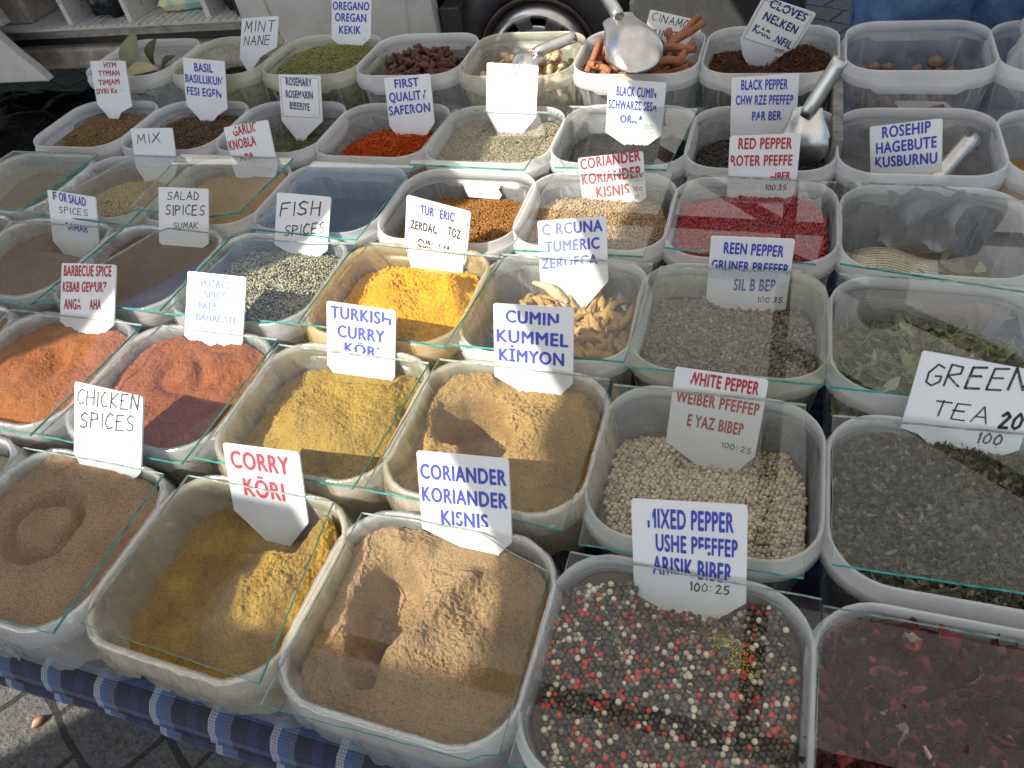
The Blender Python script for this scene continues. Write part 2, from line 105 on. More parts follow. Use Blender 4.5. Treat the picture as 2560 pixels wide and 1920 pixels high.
TUBS={(0,-3):(-1.2939,-0.0651,0.0000,0.0000),(0,-2):(-1.0373,-0.0651,0.0000,0.0000),(0,-1):(-0.7807,-0.0651,0.0000,0.0000),(0,0):(-0.5250,-0.0667,0.0000,-0.0291),(0,1):(-0.2647,-0.0625,0.0000,-0.0379),(0,2):(-0.0118,-0.0651,0.0000,-0.0199),(0,3):(0.2444,-0.0672,0.0000,-0.0109),(0,4):(0.5024,-0.0651,0.0000,0.0000),(0,5):(0.7590,-0.0651,0.0000,0.0000),(1,-3):(-1.2873,0.1914,0.0000,0.0000),(1,-2):(-1.0307,0.1914,0.0000,0.0000),(1,-1):(-0.7741,0.1914,0.0000,0.0000),(1,0):(-0.5177,0.1941,0.0000,-0.0129),(1,1):(-0.2583,0.1919,0.0000,0.0059),(1,2):(-0.0076,0.1938,0.0000,-0.0080),(1,3):(0.2501,0.1895,0.0000,0.0004),(1,4):(0.5123,0.1851,0.0000,0.0054),(1,5):(0.7657,0.1914,0.0000,0.0000),(2,-3):(-1.2840,0.4508,0.0000,0.0000),(2,-2):(-1.0273,0.4508,0.0000,0.0000),(2,-1):(-0.7707,0.4508,0.0000,0.0000),(2,0):(-0.5141,0.4508,0.0000,0.0000),(2,1):(-0.2529,0.4455,0.0000,-0.0040),(2,2):(0.0015,0.4481,0.0000,0.0147),(2,3):(0.2517,0.4540,0.0000,0.0370),(2,4):(0.5120,0.4513,0.0000,0.0039),(2,5):(0.7690,0.4508,0.0000,0.0000),(3,-3):(-1.2740,0.6981,0.0000,0.0000),(3,-2):(-1.0173,0.6981,0.0000,0.0000),(3,-1):(-0.7607,0.6981,0.0000,0.0000),(3,0):(-0.5041,0.6981,0.0000,0.0000),(3,1):(-0.2424,0.6939,0.0000,-0.0045),(3,2):(0.0078,0.7011,0.0000,0.0132),(3,3):(0.2626,0.6997,0.0000,0.0101),(3,4):(0.5239,0.6939,0.0000,0.0020),(3,5):(0.7790,0.6981,0.0000,0.0000),(4,-3):(-1.2855,0.9588,0.0000,0.0013),(4,-2):(-1.0231,0.9611,0.0000,-0.0023),(4,-1):(-0.7634,0.9631,0.0000,0.0005),(4,0):(-0.5078,0.9580,0.0000,-0.0004),(4,1):(-0.2524,0.9503,0.0000,0.0014),(4,2):(0.0071,0.9602,0.0000,-0.0043),(4,3):(0.2605,0.9575,0.0000,-0.0116),(4,4):(0.5178,0.9578,0.0000,0.0147),(4,5):(0.7746,0.9578,0.0000,0.0000),(5,-3):(-1.3212,1.2309,0.0446,0.0029),(5,-2):(-1.0532,1.2366,0.0446,0.0023),(5,-1):(-0.7852,1.2361,0.0446,0.0002),(5,0):(-0.5265,1.2299,0.0446,0.0097),(5,1):(-0.2692,1.2260,0.0445,0.0077),(5,2):(-0.0092,1.2322,0.0446,-0.0004),(5,3):(0.2554,1.2327,0.0446,0.0066),(5,4):(0.5251,1.2425,0.0447,-0.0088),(5,5):(0.7824,1.2332,0.0446,0.0000)}
TD=0.2319; TR=0.0634; TW=0.26
# ------------------------------------------------------------------ helpers
def tag(o, label=None, cat=None, group=None, kind=None):
    if label: o['label'] = label
    if cat: o['category'] = cat
    if group: o['group'] = group
    if kind: o['kind'] = kind
    return o

def empty(name, loc=(0, 0, 0), rz=0.0, parent=None):
    o = bpy.data.objects.new(name, None); COL.objects.link(o); o.location = loc; o.rotation_euler = (0, 0, rz)
    o.empty_display_size = .02
    if parent: o.parent = parent
    return o

def meshdata(name, verts, faces, mats=(), smooth=False, mi=None):
    me = bpy.data.meshes.new(name); me.from_pydata([tuple(v) for v in verts], [], [tuple(f) for f in faces])
    for m in mats: me.materials.append(m)
    if smooth: me.polygons.foreach_set('use_smooth', [True]*len(me.polygons))
    if mi is not None: me.polygons.foreach_set('material_index', mi)
    me.update(); return me

def link(name, me, parent=None, loc=None, rot=None):
    o = bpy.data.objects.new(name, me); COL.objects.link(o)
    if parent: o.parent = parent
    if loc is not None: o.location = loc
    if rot is not None: o.rotation_euler = rot
    return o

def obj(name, verts, faces, mats=(), parent=None, loc=None, smooth=False, mi=None, rot=None):
    if not isinstance(mats, (list, tuple)): mats = [mats]
    return link(name, meshdata(name, verts, faces, mats, smooth, mi), parent, loc, rot)

class MB:
    """collects simple shapes into one mesh"""
    def __init__(s): s.v = []; s.f = []
    def add(s, v, f):
        n = len(s.v); s.v += [tuple(p) for p in v]; s.f += [tuple(i+n for i in q) for q in f]; return s
    def box(s, x0, x1, y0, y1, z0, z1, M=None):
        v = [(x, y, z) for z in (z0, z1) for x, y in ((x0, y0), (x1, y0), (x1, y1), (x0, y1))]
        if M is not None: v = [tuple(M @ Vector(p)) for p in v]
        return s.add(v, [(3, 2, 1, 0), (4, 5, 6, 7), (0, 1, 5, 4), (1, 2, 6, 5), (2, 3, 7, 6), (3, 0, 4, 7)])
    def tube(s, pts, r, n=8, cap=True):
        pts = [Vector(p) for p in pts]; rs = r if isinstance(r, (list, tuple)) else [r]*len(pts)
        v = []; f = []
        up = Vector((0, 0, 1))
        for i, p in enumerate(pts):
            t = (pts[min(i+1, len(pts)-1)]-pts[max(i-1, 0)]).normalized()
            a = t.cross(up if abs(t.z) < .95 else Vector((1, 0, 0))).normalized(); b = t.cross(a)
            for k in range(n):
                th = 2*math.pi*k/n; v.append(tuple(p+(a*math.cos(th)+b*math.sin(th))*rs[i]))
        for i in range(len(pts)-1):
            for k in range(n):
                k2 = (k+1) % n; f.append((i*n+k, i*n+k2, (i+1)*n+k2, (i+1)*n+k))
        if cap:
            f.append(tuple(range(n))); m = (len(pts)-1)*n; f.append(tuple(m+k for k in reversed(range(n))))
        return s.add(v, f)
    def prism(s, poly, y0, y1):
        """x,z outline pushed along y"""
        n = len(poly); v = [(x, y0, z) for x, z in poly]+[(x, y1, z) for x, z in poly]
        f = [tuple(range(n)), tuple(reversed(range(n, 2*n)))]+[(i, i+n, (i+1) % n+n, (i+1) % n) for i in range(n)]
        return s.add(v, f)
    def build(s, name, mats, parent=None, loc=None, smooth=False, bevel=0, rot=None):
        o = obj(name, s.v, s.f, mats, parent, loc, smooth, rot=rot)
        fixn(o.data)
        if bevel:
            b = o.modifiers.new('bevel', 'BEVEL'); b.width = bevel; b.segments = 2; b.limit_method = 'ANGLE'
        return o

def fixn(me):
    bm = bmesh.new(); bm.from_mesh(me); bmesh.ops.recalc_face_normals(bm, faces=bm.faces); bm.to_mesh(me); bm.free()

def rr(hw, hd, r, nc=8, ns=8):
    """rounded rectangle outline, counter-clockwise, with its outward normals"""
    P = []
    cs = ((hw-r, hd-r, 0), (-hw+r, hd-r, 90), (-hw+r, -hd+r, 180), (hw-r, -hd+r, 270))
    for i, (cx, cy, a0) in enumerate(cs):
        for k in range(nc+1):
            a = math.radians(a0+90*k/nc); P.append((cx+r*math.cos(a), cy+r*math.sin(a), math.cos(a), math.sin(a)))
        nx = cs[(i+1) % 4]; a1 = math.radians(a0+90)
        e = P[-1]; s = (nx[0]+r*math.cos(a1), nx[1]+r*math.sin(a1))
        for k in range(1, ns):
            t = k/ns; P.append((e[0]+(s[0]-e[0])*t, e[1]+(s[1]-e[1])*t, math.cos(a1), math.sin(a1)))
    return P

def loft(rings, cap0=False, cap1=False, closed=False):
    n = len(rings[0]); v = [p for r in rings for p in r]; f = []
    m = len(rings)
    for i in range(m if closed else m-1):
        j = (i+1) % m
        for k in range(n):
            k2 = (k+1) % n; f.append((i*n+k, i*n+k2, j*n+k2, j*n+k))
    if cap0: f.append(tuple(reversed(range(n))))
    if cap1: f.append(tuple((m-1)*n+k for k in range(n)))
    return v, f

# lattice noise on numpy arrays
_PERM = np.random.RandomState(3).rand(4096)
def _h(ix, iy, s): return _PERM[(ix*73+iy*179+s*517+(ix*iy) % 91*13) & 4095]
def vnoise(x, y, seed=0):
    x = np.asarray(x, float)+1000; y = np.asarray(y, float)+1000
    ix = np.floor(x).astype(int); iy = np.floor(y).astype(int); fx = x-ix; fy = y-iy
    fx = fx*fx*(3-2*fx); fy = fy*fy*(3-2*fy)
    a = _h(ix, iy, seed); b = _h(ix+1, iy, seed); c = _h(ix, iy+1, seed); d = _h(ix+1, iy+1, seed)
    return (a+(b-a)*fx)*(1-fy)+(c+(d-c)*fx)*fy-.5
def fbm(x, y, oc=4, seed=0):
    t = 0; a = 1
    for i in range(oc):
        t = t+a*vnoise(x*2**i+i*17.3, y*2**i-i*9.1, seed+i*7); a *= .52
    return t

# ------------------------------------------------------------------ materials
def newmat(name):
    m = bpy.data.materials.new(name); m.use_nodes = True; t = m.node_tree; t.nodes.clear()
    o = t.nodes.new('ShaderNodeOutputMaterial'); return m, t, o
def N(t, typ, **kw):
    n = t.nodes.new(typ)
    for k, v in kw.items():
        if k.startswith('i_'):
            key = k[2:]
            n.inputs[int(key) if key.isdigit() else key.replace('_', ' ')].default_value = v
        else: setattr(n, k, v)
    return n
def c4(c): return (c[0], c[1], c[2], 1)
def ramp(t, pts):
    r = t.nodes.new('ShaderNodeValToRGB'); e = r.color_ramp.elements
    while len(e) < len(pts): e.new(.5)
    for i, (p, c) in enumerate(pts): e[i].position = p; e[i].color = c4(c)
    return r

def plain(name, col, rough=.5, metal=0, col2=None, scale=20, bump=0, bscale=60, spec=.5, ramp_pts=(.35, .65)):
    m, t, o = newmat(name); b = N(t, 'ShaderNodeBsdfPrincipled'); b.inputs['Base Color'].default_value = c4(col)
    b.inputs['Roughness'].default_value = rough; b.inputs['Metallic'].default_value = metal
    b.inputs['Specular IOR Level'].default_value = spec
    tc = N(t, 'ShaderNodeTexCoord')
    if col2:
        n = N(t, 'ShaderNodeTexNoise', i_Scale=scale, i_Detail=6.0, i_Roughness=.65); t.links.new(tc.outputs['Object'], n.inputs['Vector'])
        r = ramp(t, [(ramp_pts[0], col), (ramp_pts[1], col2)]); t.links.new(n.outputs[0], r.inputs[0]); t.links.new(r.outputs[0], b.inputs['Base Color'])
    if bump:
        n2 = N(t, 'ShaderNodeTexNoise', i_Scale=bscale, i_Detail=5.0); t.links.new(tc.outputs['Object'], n2.inputs['Vector'])
        bp = N(t, 'ShaderNodeBump', i_Strength=bump, i_Distance=.01); t.links.new(n2.outputs[0], bp.inputs['Height']); t.links.new(bp.outputs[0], b.inputs['Normal'])
    t.links.new(b.outputs[0], o.inputs[0]); return m

def powder(name, c1, c2, c3=None, fine=430, bump=1.0):
    """ground spice: big soft tone patches, fine specks, grainy bump"""
    m, t, o = newmat(name); b = N(t, 'ShaderNodeBsdfPrincipled', i_Roughness=.95); b.inputs['Specular IOR Level'].default_value = .1
    tc = N(t, 'ShaderNodeTexCoord')
    big = N(t, 'ShaderNodeTexNoise', i_Scale=14.0, i_Detail=5.0, i_Roughness=.6); t.links.new(tc.outputs['Object'], big.inputs['Vector'])
    fn = N(t, 'ShaderNodeTexNoise', i_Scale=float(fine), i_Detail=3.0, i_Roughness=.8); t.links.new(tc.outputs['Object'], fn.inputs['Vector'])
    mid = N(t, 'ShaderNodeTexNoise', i_Scale=120.0, i_Detail=4.0, i_Roughness=.7); t.links.new(tc.outputs['Object'], mid.inputs['Vector'])
    r1 = ramp(t, [(.38, c1), (.62, c2)]); t.links.new(big.outputs[0], r1.inputs[0])
    r2 = ramp(t, [(.30, (.45, .45, .45)), (.5, (1, 1, 1)), (.70, (1.35, 1.35, 1.35))]); t.links.new(fn.outputs[0], r2.inputs[0])
    mx = N(t, 'ShaderNodeMix', data_type='RGBA', blend_type='MULTIPLY'); mx.inputs['Factor'].default_value = 1
    t.links.new(r1.outputs[0], mx.inputs['A']); t.links.new(r2.outputs[0], mx.inputs['B'])
    out = mx.outputs['Result']
    if c3:
        r3 = ramp(t, [(.6, (0, 0, 0)), (.68, (1, 1, 1))]); t.links.new(fn.outputs[0], r3.inputs[0])
        m3 = N(t, 'ShaderNodeMix', data_type='RGBA'); t.links.new(r3.outputs[0], m3.inputs['Factor']); t.links.new(out, m3.inputs['A']); m3.inputs['B'].default_value = c4(c3)
        out = m3.outputs['Result']
    t.links.new(out, b.inputs['Base Color'])
    ad = N(t, 'ShaderNodeMath', operation='ADD'); t.links.new(fn.outputs[0], ad.inputs[0])
    ml = N(t, 'ShaderNodeMath', operation='MULTIPLY'); ml.inputs[1].default_value = 1.6; t.links.new(mid.outputs[0], ml.inputs[0]); t.links.new(ml.outputs[0], ad.inputs[1])
    bp = N(t, 'ShaderNodeBump', i_Strength=bump, i_Distance=.003); t.links.new(ad.outputs[0], bp.inputs['Height']); t.links.new(bp.outputs[0], b.inputs['Normal'])
    t.links.new(b.outputs[0], o.inputs[0]); return m

def grainmat(name, rough=.6, spec=.3, bump=.3, bscale=700, var=.25):
    m, t, o = newmat(name); b = N(t, 'ShaderNodeBsdfPrincipled', i_Roughness=rough); b.inputs['Specular IOR Level'].default_value = spec
    a = N(t, 'ShaderNodeAttribute', attribute_name='Col'); tc = N(t, 'ShaderNodeTexCoord')
    n = N(t, 'ShaderNodeTexNoise', i_Scale=float(bscale), i_Detail=3.0); t.links.new(tc.outputs['Object'], n.inputs['Vector'])
    r = ramp(t, [(.35, (1-var,)*3), (.65, (1+var,)*3)]); t.links.new(n.outputs[0], r.inputs[0])
    mx = N(t, 'ShaderNodeMix', data_type='RGBA', blend_type='MULTIPLY'); mx.inputs['Factor'].default_value = 1
    t.links.new(a.outputs['Color'], mx.inputs['A']); t.links.new(r.outputs[0], mx.inputs['B']); t.links.new(mx.outputs['Result'], b.inputs['Base Color'])
    bp = N(t, 'ShaderNodeBump', i_Strength=bump, i_Distance=.001); t.links.new(n.outputs[0], bp.inputs['Height']); t.links.new(bp.outputs[0], b.inputs['Normal'])
    t.links.new(b.outputs[0], o.inputs[0]); return m

def translucent_plastic(name, tint, fac, rough=.28, dust=.12, trans=None):
    m, t, o = newmat(name)
    tr = N(t, 'ShaderNodeBsdfTransparent'); tr.inputs[0].default_value = c4(trans or (.95, .96, .97))
    df = N(t, 'ShaderNodeBsdfDiffuse'); df.inputs[0].default_value = c4(tint)
    tl = N(t, 'ShaderNodeBsdfTranslucent'); tl.inputs[0].default_value = c4(tint)
    m1 = N(t, 'ShaderNodeMixShader'); m1.inputs[0].default_value = .5; t.links.new(df.outputs[0], m1.inputs[1]); t.links.new(tl.outputs[0], m1.inputs[2])
    tc = N(t, 'ShaderNodeTexCoord'); n = N(t, 'ShaderNodeTexNoise', i_Scale=22.0, i_Detail=6.0, i_Roughness=.7); t.links.new(tc.outputs['Object'], n.inputs['Vector'])
    mr = N(t, 'ShaderNodeMapRange'); mr.inputs[1].default_value = .35; mr.inputs[2].default_value = .7; mr.inputs[3].default_value = fac-dust*.5; mr.inputs[4].default_value = fac+dust
    t.links.new(n.outputs[0], mr.inputs[0])
    m2 = N(t, 'ShaderNodeMixShader'); t.links.new(mr.outputs[0], m2.inputs[0]); t.links.new(tr.outputs[0], m2.inputs[1]); t.links.new(m1.outputs[0], m2.inputs[2])
    gl = N(t, 'ShaderNodeBsdfGlossy', i_Roughness=rough)
    lw = N(t, 'ShaderNodeLayerWeight'); lw.inputs[0].default_value = .5
    pw = N(t, 'ShaderNodeMath', operation='POWER'); pw.inputs[1].default_value = 4; t.links.new(lw.outputs['Facing'], pw.inputs[0])
    ma = N(t, 'ShaderNodeMath', operation='MULTIPLY_ADD'); ma.inputs[1].default_value = .5; ma.inputs[2].default_value = .035; t.links.new(pw.outputs[0], ma.inputs[0])
    m3 = N(t, 'ShaderNodeMixShader'); t.links.new(ma.outputs[0], m3.inputs[0]); t.links.new(m2.outputs[0], m3.inputs[1]); t.links.new(gl.outputs[0], m3.inputs[2])
    t.links.new(m3.outputs[0], o.inputs[0]); return m

def film(name, tint, fac, gloss=.10, rough=.16, scale=26):
    """thin crinkled plastic bag"""
    m, t, o = newmat(name)
    tr = N(t, 'ShaderNodeBsdfTransparent'); tr.inputs[0].default_value = c4((.96, .96, .95))
    tl = N(t, 'ShaderNodeBsdfTranslucent'); tl.inputs[0].default_value = c4(tint); df = N(t, 'ShaderNodeBsdfDiffuse'); df.inputs[0].default_value = c4(tint)
    m0 = N(t, 'ShaderNodeMixShader'); m0.inputs[0].default_value = .5; t.links.new(df.outputs[0], m0.inputs[1]); t.links.new(tl.outputs[0], m0.inputs[2])
    tc = N(t, 'ShaderNodeTexCoord')
    mp = N(t, 'ShaderNodeMapping'); mp.inputs['Scale'].default_value = (1, 1, .22); t.links.new(tc.outputs['Object'], mp.inputs['Vector'])
    n = N(t, 'ShaderNodeTexNoise', i_Scale=float(scale)*1.5, i_Detail=3.0, i_Distortion=.5); t.links.new(mp.outputs[0], n.inputs['Vector'])
    bp = N(t, 'ShaderNodeBump', i_Strength=.55, i_Distance=.012); t.links.new(n.outputs[0], bp.inputs['Height'])
    gl = N(t, 'ShaderNodeBsdfGlossy', i_Roughness=rough); t.links.new(bp.outputs[0], gl.inputs['Normal'])
    mr = N(t, 'ShaderNodeMapRange'); mr.inputs[1].default_value = .3; mr.inputs[2].default_value = .7; mr.inputs[3].default_value = fac*.75; mr.inputs[4].default_value = fac*1.2; t.links.new(n.outputs[0], mr.inputs[0])
    m1 = N(t, 'ShaderNodeMixShader'); t.links.new(mr.outputs[0], m1.inputs[0]); t.links.new(tr.outputs[0], m1.inputs[1]); t.links.new(m0.outputs[0], m1.inputs[2])
    lw = N(t, 'ShaderNodeLayerWeight'); lw.inputs[0].default_value = .5; t.links.new(bp.outputs[0], lw.inputs['Normal'])
    pw = N(t, 'ShaderNodeMath', operation='POWER'); pw.inputs[1].default_value = 3; t.links.new(lw.outputs['Facing'], pw.inputs[0])
    ma = N(t, 'ShaderNodeMath', operation='MULTIPLY_ADD'); ma.inputs[1].default_value = .5; ma.inputs[2].default_value = gloss; t.links.new(pw.outputs[0], ma.inputs[0])
    m2 = N(t, 'ShaderNodeMixShader'); t.links.new(ma.outputs[0], m2.inputs[0]); t.links.new(m1.outputs[0], m2.inputs[1]); t.links.new(gl.outputs[0], m2.inputs[2])
    t.links.new(m2.outputs[0], o.inputs[0]); return m

def glass_top(name, base):
    m, t, o = newmat(name)
    tr = N(t, 'ShaderNodeBsdfTransparent'); tr.inputs[0].default_value = c4((.955, .985, .975))
    gl = N(t, 'ShaderNodeBsdfGlossy', i_Roughness=.005)
    lw = N(t, 'ShaderNodeLayerWeight'); lw.inputs[0].default_value = .5
    pw = N(t, 'ShaderNodeMath', operation='POWER'); pw.inputs[1].default_value = 3; t.links.new(lw.outputs['Facing'], pw.inputs[0])
    ma = N(t, 'ShaderNodeMath', operation='MULTIPLY_ADD'); ma.inputs[1].default_value = .85; ma.inputs[2].default_value = base; t.links.new(pw.outputs[0], ma.inputs[0])
    m2 = N(t, 'ShaderNodeMixShader'); t.links.new(ma.outputs[0], m2.inputs[0]); t.links.new(tr.outputs[0], m2.inputs[1]); t.links.new(gl.outputs[0], m2.inputs[2])
    # film of dust
    df = N(t, 'ShaderNodeBsdfDiffuse'); df.inputs[0].default_value = c4((.55, .52, .48))
    tc = N(t, 'ShaderNodeTexCoord'); n = N(t, 'ShaderNodeTexNoise', i_Scale=9.0, i_Detail=8.0, i_Roughness=.75); t.links.new(tc.outputs['Object'], n.inputs['Vector'])
    mr = N(t, 'ShaderNodeMapRange'); mr.inputs[1].default_value = .42; mr.inputs[2].default_value = .75; mr.inputs[3].default_value = .0; mr.inputs[4].default_value = .05; t.links.new(n.outputs[0], mr.inputs[0])
    m3 = N(t, 'ShaderNodeMixShader'); t.links.new(mr.outputs[0], m3.inputs[0]); t.links.new(m2.outputs[0], m3.inputs[1]); t.links.new(df.outputs[0], m3.inputs[2])
    t.links.new(m3.outputs[0], o.inputs[0]); return m

def clear(name, col):
    m, t, o = newmat(name); tr = N(t, 'ShaderNodeBsdfTransparent'); tr.inputs[0].default_value = c4(col); t.links.new(tr.outputs[0], o.inputs[0]); return m

def fabric(name, col, tr_fac=.5):
    m, t, o = newmat(name)
    df = N(t, 'ShaderNodeBsdfDiffuse'); tl = N(t, 'ShaderNodeBsdfTranslucent')
    tc = N(t, 'ShaderNodeTexCoord'); n = N(t, 'ShaderNodeTexNoise', i_Scale=3.0, i_Detail=6.0); t.links.new(tc.outputs['Object'], n.inputs['Vector'])
    r = ramp(t, [(.3, tuple(x*.82 for x in col)), (.7, col)]); t.links.new(n.outputs[0], r.inputs[0]); t.links.new(r.outputs[0], df.inputs[0]); t.links.new(r.outputs[0], tl.inputs[0])
    m1 = N(t, 'ShaderNodeMixShader'); m1.inputs[0].default_value = tr_fac; t.links.new(df.outputs[0], m1.inputs[1]); t.links.new(tl.outputs[0], m1.inputs[2])
    t.links.new(m1.outputs[0], o.inputs[0]); return m

MT = {}
MT['tub'] = translucent_plastic('tub plastic', (.80, .80, .79), .14)
MT['tub_rim'] = translucent_plastic('tub rim plastic', (.93, .93, .92), .52, dust=.05)
MT['tub_y'] = translucent_plastic('aged tub plastic', (.78, .76, .58), .26)
MT['tub_y_rim'] = translucent_plastic('aged tub rim plastic', (.82, .81, .66), .44, dust=.06)
MT['tub_g'] = translucent_plastic('grey tub plastic', (.70, .72, .70), .22)
MT['tub_g_rim'] = translucent_plastic('grey tub rim plastic', (.91, .91, .88), .50, dust=.06)
MT['bag'] = film('clear bag film', (.92, .91, .88), .30, gloss=.20, rough=.15)
MT['bag_y'] = film('turmeric stained bag film', (.80, .56, .16), .42)
MT['bag_t'] = film('dusty bag film', (.88, .77, .55), .42, gloss=.18, rough=.15)
MT['bag_w'] = film('white bag film', (.85, .85, .85), .75)
MT['bag_k'] = plain('black bag film', (.012, .012, .014), .28, bump=.8, bscale=25)
MT['glass'] = glass_top('pane glass', .041)
MT['glass_b'] = clear('pane glass underside', (.98, .99, .985))
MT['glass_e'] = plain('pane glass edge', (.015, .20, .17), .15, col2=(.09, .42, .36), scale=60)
MT['glass_glint'] = plain('pane glass painted glint edge', (.62, .70, .68), .2, col2=(.22, .32, .30), scale=75)  # back and left edges: glint painted into the colour
MT['sign'] = plain('sign plastic', (.65, .655, .67), .35, col2=(.60, .60, .61), scale=8)
MT['paper'] = plain('paper', (.74, .73, .70), .8, col2=(.66, .65, .62), scale=10)
INK = {'b': (.030, .045, .36), 'n': (.025, .03, .16), 'r': (.36, .018, .028), 'R': (.66, .03, .05), 'k': (.02, .02, .022), 'K': (.012, .012, .014), 'c': (.35, .62, .80), 'f': (.20, .20, .22), 'g': (.3, .3, .32), 'l': (.045, .09, .42)}
def inkmat(k):
    m, t, o = newmat('ink '+k); b = N(t, 'ShaderNodeBsdfPrincipled', i_Roughness=.45); tc = N(t, 'ShaderNodeTexCoord')
    n = N(t, 'ShaderNodeTexNoise', i_Scale=260.0, i_Detail=4.0, i_Roughness=.7); t.links.new(tc.outputs['Object'], n.inputs['Vector'])
    c = INK[k]; pale = tuple(.5*x+.4 for x in c)
    worn = {'l': (.66, .80), 'k': (.56, .70), 'n': (.60, .72), 'f': (.52, .66)}.get(k, (.66, .80))
    r = ramp(t, [(worn[0], c), (worn[1], pale)]); t.links.new(n.outputs[0], r.inputs[0]); t.links.new(r.outputs[0], b.inputs['Base Color']); t.links.new(b.outputs[0], o.inputs[0]); return m
for k in INK: MT['ink_'+k] = inkmat(k)
MT['steel'] = plain('scoop aluminium', (.60, .59, .57), .30, 1.0, col2=(.46, .45, .43), scale=25, bump=.10, bscale=45)
MT['canopy'] = fabric('canopy cloth', (.80, .77, .72), .56)
MT['canopy_b'] = fabric('beige canopy cloth', (.50, .42, .33), .2)
MT['canopy_bar'] = plain('dark red canopy bar', (.20, .030, .024), .4)
MT['post'] = plain('canopy post', (.35, .35, .36), .4, .6)
MT['vanwhite'] = plain('white van paint', (.62, .61, .57), .35, col2=(.50, .48, .44), scale=7, bump=.05, bscale=12)
MT['vandirt'] = plain('dirty cream paint', (.50, .44, .38), .5, col2=(.28, .23, .19), scale=22)
MT['vaninner'] = plain('van lining', (.30, .27, .25), .6, col2=(.20, .18, .17), scale=12)
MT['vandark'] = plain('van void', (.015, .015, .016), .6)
MT['trim'] = plain('dark van trim', (.035, .036, .038), .45, col2=(.05, .05, .052), scale=30)
MT['tyre'] = plain('tyre rubber', (.030, .031, .034), .55, col2=(.05, .052, .058), scale=12, bump=.2, bscale=90)
MT['rimsteel'] = plain('wheel steel', (.62, .61, .60), .28, .9, col2=(.48, .47, .46), scale=9)
MT['rust'] = plain('rusty wheel lip', (.10, .075, .06), .5, .3, col2=(.05, .04, .035), scale=20)
MT['slat'] = plain('chipped white slat', (.60, .58, .52), .6, col2=(.06, .05, .045), scale=60, ramp_pts=(.58, .66))
MT['jeans'] = plain('blue trousers', (.075, .155, .31), .85, col2=(.04, .095, .20), scale=11, bump=.9, bscale=26)
MT['shirt'] = plain('grey shirt', (.30, .31, .33), .85)
MT['skin'] = plain('skin', (.48, .27, .18), .55)
MT['hair'] = plain('dark hair', (.02, .016, .013), .6)
MT['shoe'] = plain('dark shoe', (.03, .025, .022), .5)
MT['wood'] = plain('grey weathered wood', (.24, .23, .21), .8, col2=(.10, .095, .09), scale=40, bump=.3, bscale=80)
MT['wipes'] = plain('wipes pack film', (.72, .66, .34), .25, col2=(.28, .52, .46), scale=14, bump=.5, bscale=30, ramp_pts=(.48, .55))
MT['white'] = plain('white lid', (.75, .75, .75), .4)
MT['leather'] = plain('brown leather', (.045, .028, .022), .4)

# ground: dark stone slabs with joints
def groundmat():
    m, t, o = newmat('stone paving'); b = N(t, 'ShaderNodeBsdfPrincipled', i_Roughness=.85); tc = N(t, 'ShaderNodeTexCoord')
    br = N(t, 'ShaderNodeTexBrick'); br.inputs['Scale'].default_value = 1; br.inputs['Brick Width'].default_value = .19; br.inputs['Row Height'].default_value = .13; br.inputs['Mortar Size'].default_value = .006
    br.inputs['Color1'].default_value = c4((.115, .112, .106)); br.inputs['Color2'].default_value = c4((.15, .146, .138)); br.inputs['Mortar'].default_value = c4((.03, .029, .027))
    mp = N(t, 'ShaderNodeMapping'); mp.inputs['Rotation'].default_value = (0, 0, .5); t.links.new(tc.outputs['Object'], mp.inputs['Vector'])
    nd = N(t, 'ShaderNodeTexNoise', i_Scale=6.0, i_Detail=3.0); t.links.new(tc.outputs['Object'], nd.inputs['Vector'])
    mv = N(t, 'ShaderNodeMix', data_type='VECTOR'); mv.inputs['Factor'].default_value = .03; t.links.new(mp.outputs[0], mv.inputs['A']); t.links.new(nd.outputs['Color'], mv.inputs['B'])
    t.links.new(mv.outputs['Result'], br.inputs['Vector'])
    n = N(t, 'ShaderNodeTexNoise', i_Scale=90.0, i_Detail=6.0, i_Roughness=.8); t.links.new(tc.outputs['Object'], n.inputs['Vector'])
    r = ramp(t, [(.35, (.45, .45, .45)), (.5, (1, 1, 1)), (.7, (1.5, 1.5, 1.5))]); t.links.new(n.outputs[0], r.inputs[0])
    mx = N(t, 'ShaderNodeMix', data_type='RGBA', blend_type='MULTIPLY'); mx.inputs['Factor'].default_value = 1; t.links.new(br.outputs[0], mx.inputs['A']); t.links.new(r.outputs[0], mx.inputs['B'])
    t.links.new(mx.outputs['Result'], b.inputs['Base Color'])
    n2 = N(t, 'ShaderNodeTexNoise', i_Scale=55.0, i_Detail=7.0, i_Roughness=.7); t.links.new(tc.outputs['Object'], n2.inputs['Vector'])
    sb = N(t, 'ShaderNodeMath', operation='SUBTRACT'); t.links.new(n2.outputs[0], sb.inputs[0]); t.links.new(br.outputs['Fac'], sb.inputs[1])
    bp = N(t, 'ShaderNodeBump', i_Strength=1.0, i_Distance=.02); t.links.new(sb.outputs[0], bp.inputs['Height']); t.links.new(bp.outputs[0], b.inputs['Normal'])
    t.links.new(b.outputs[0], o.inputs[0]); return m
MT['ground'] = groundmat()

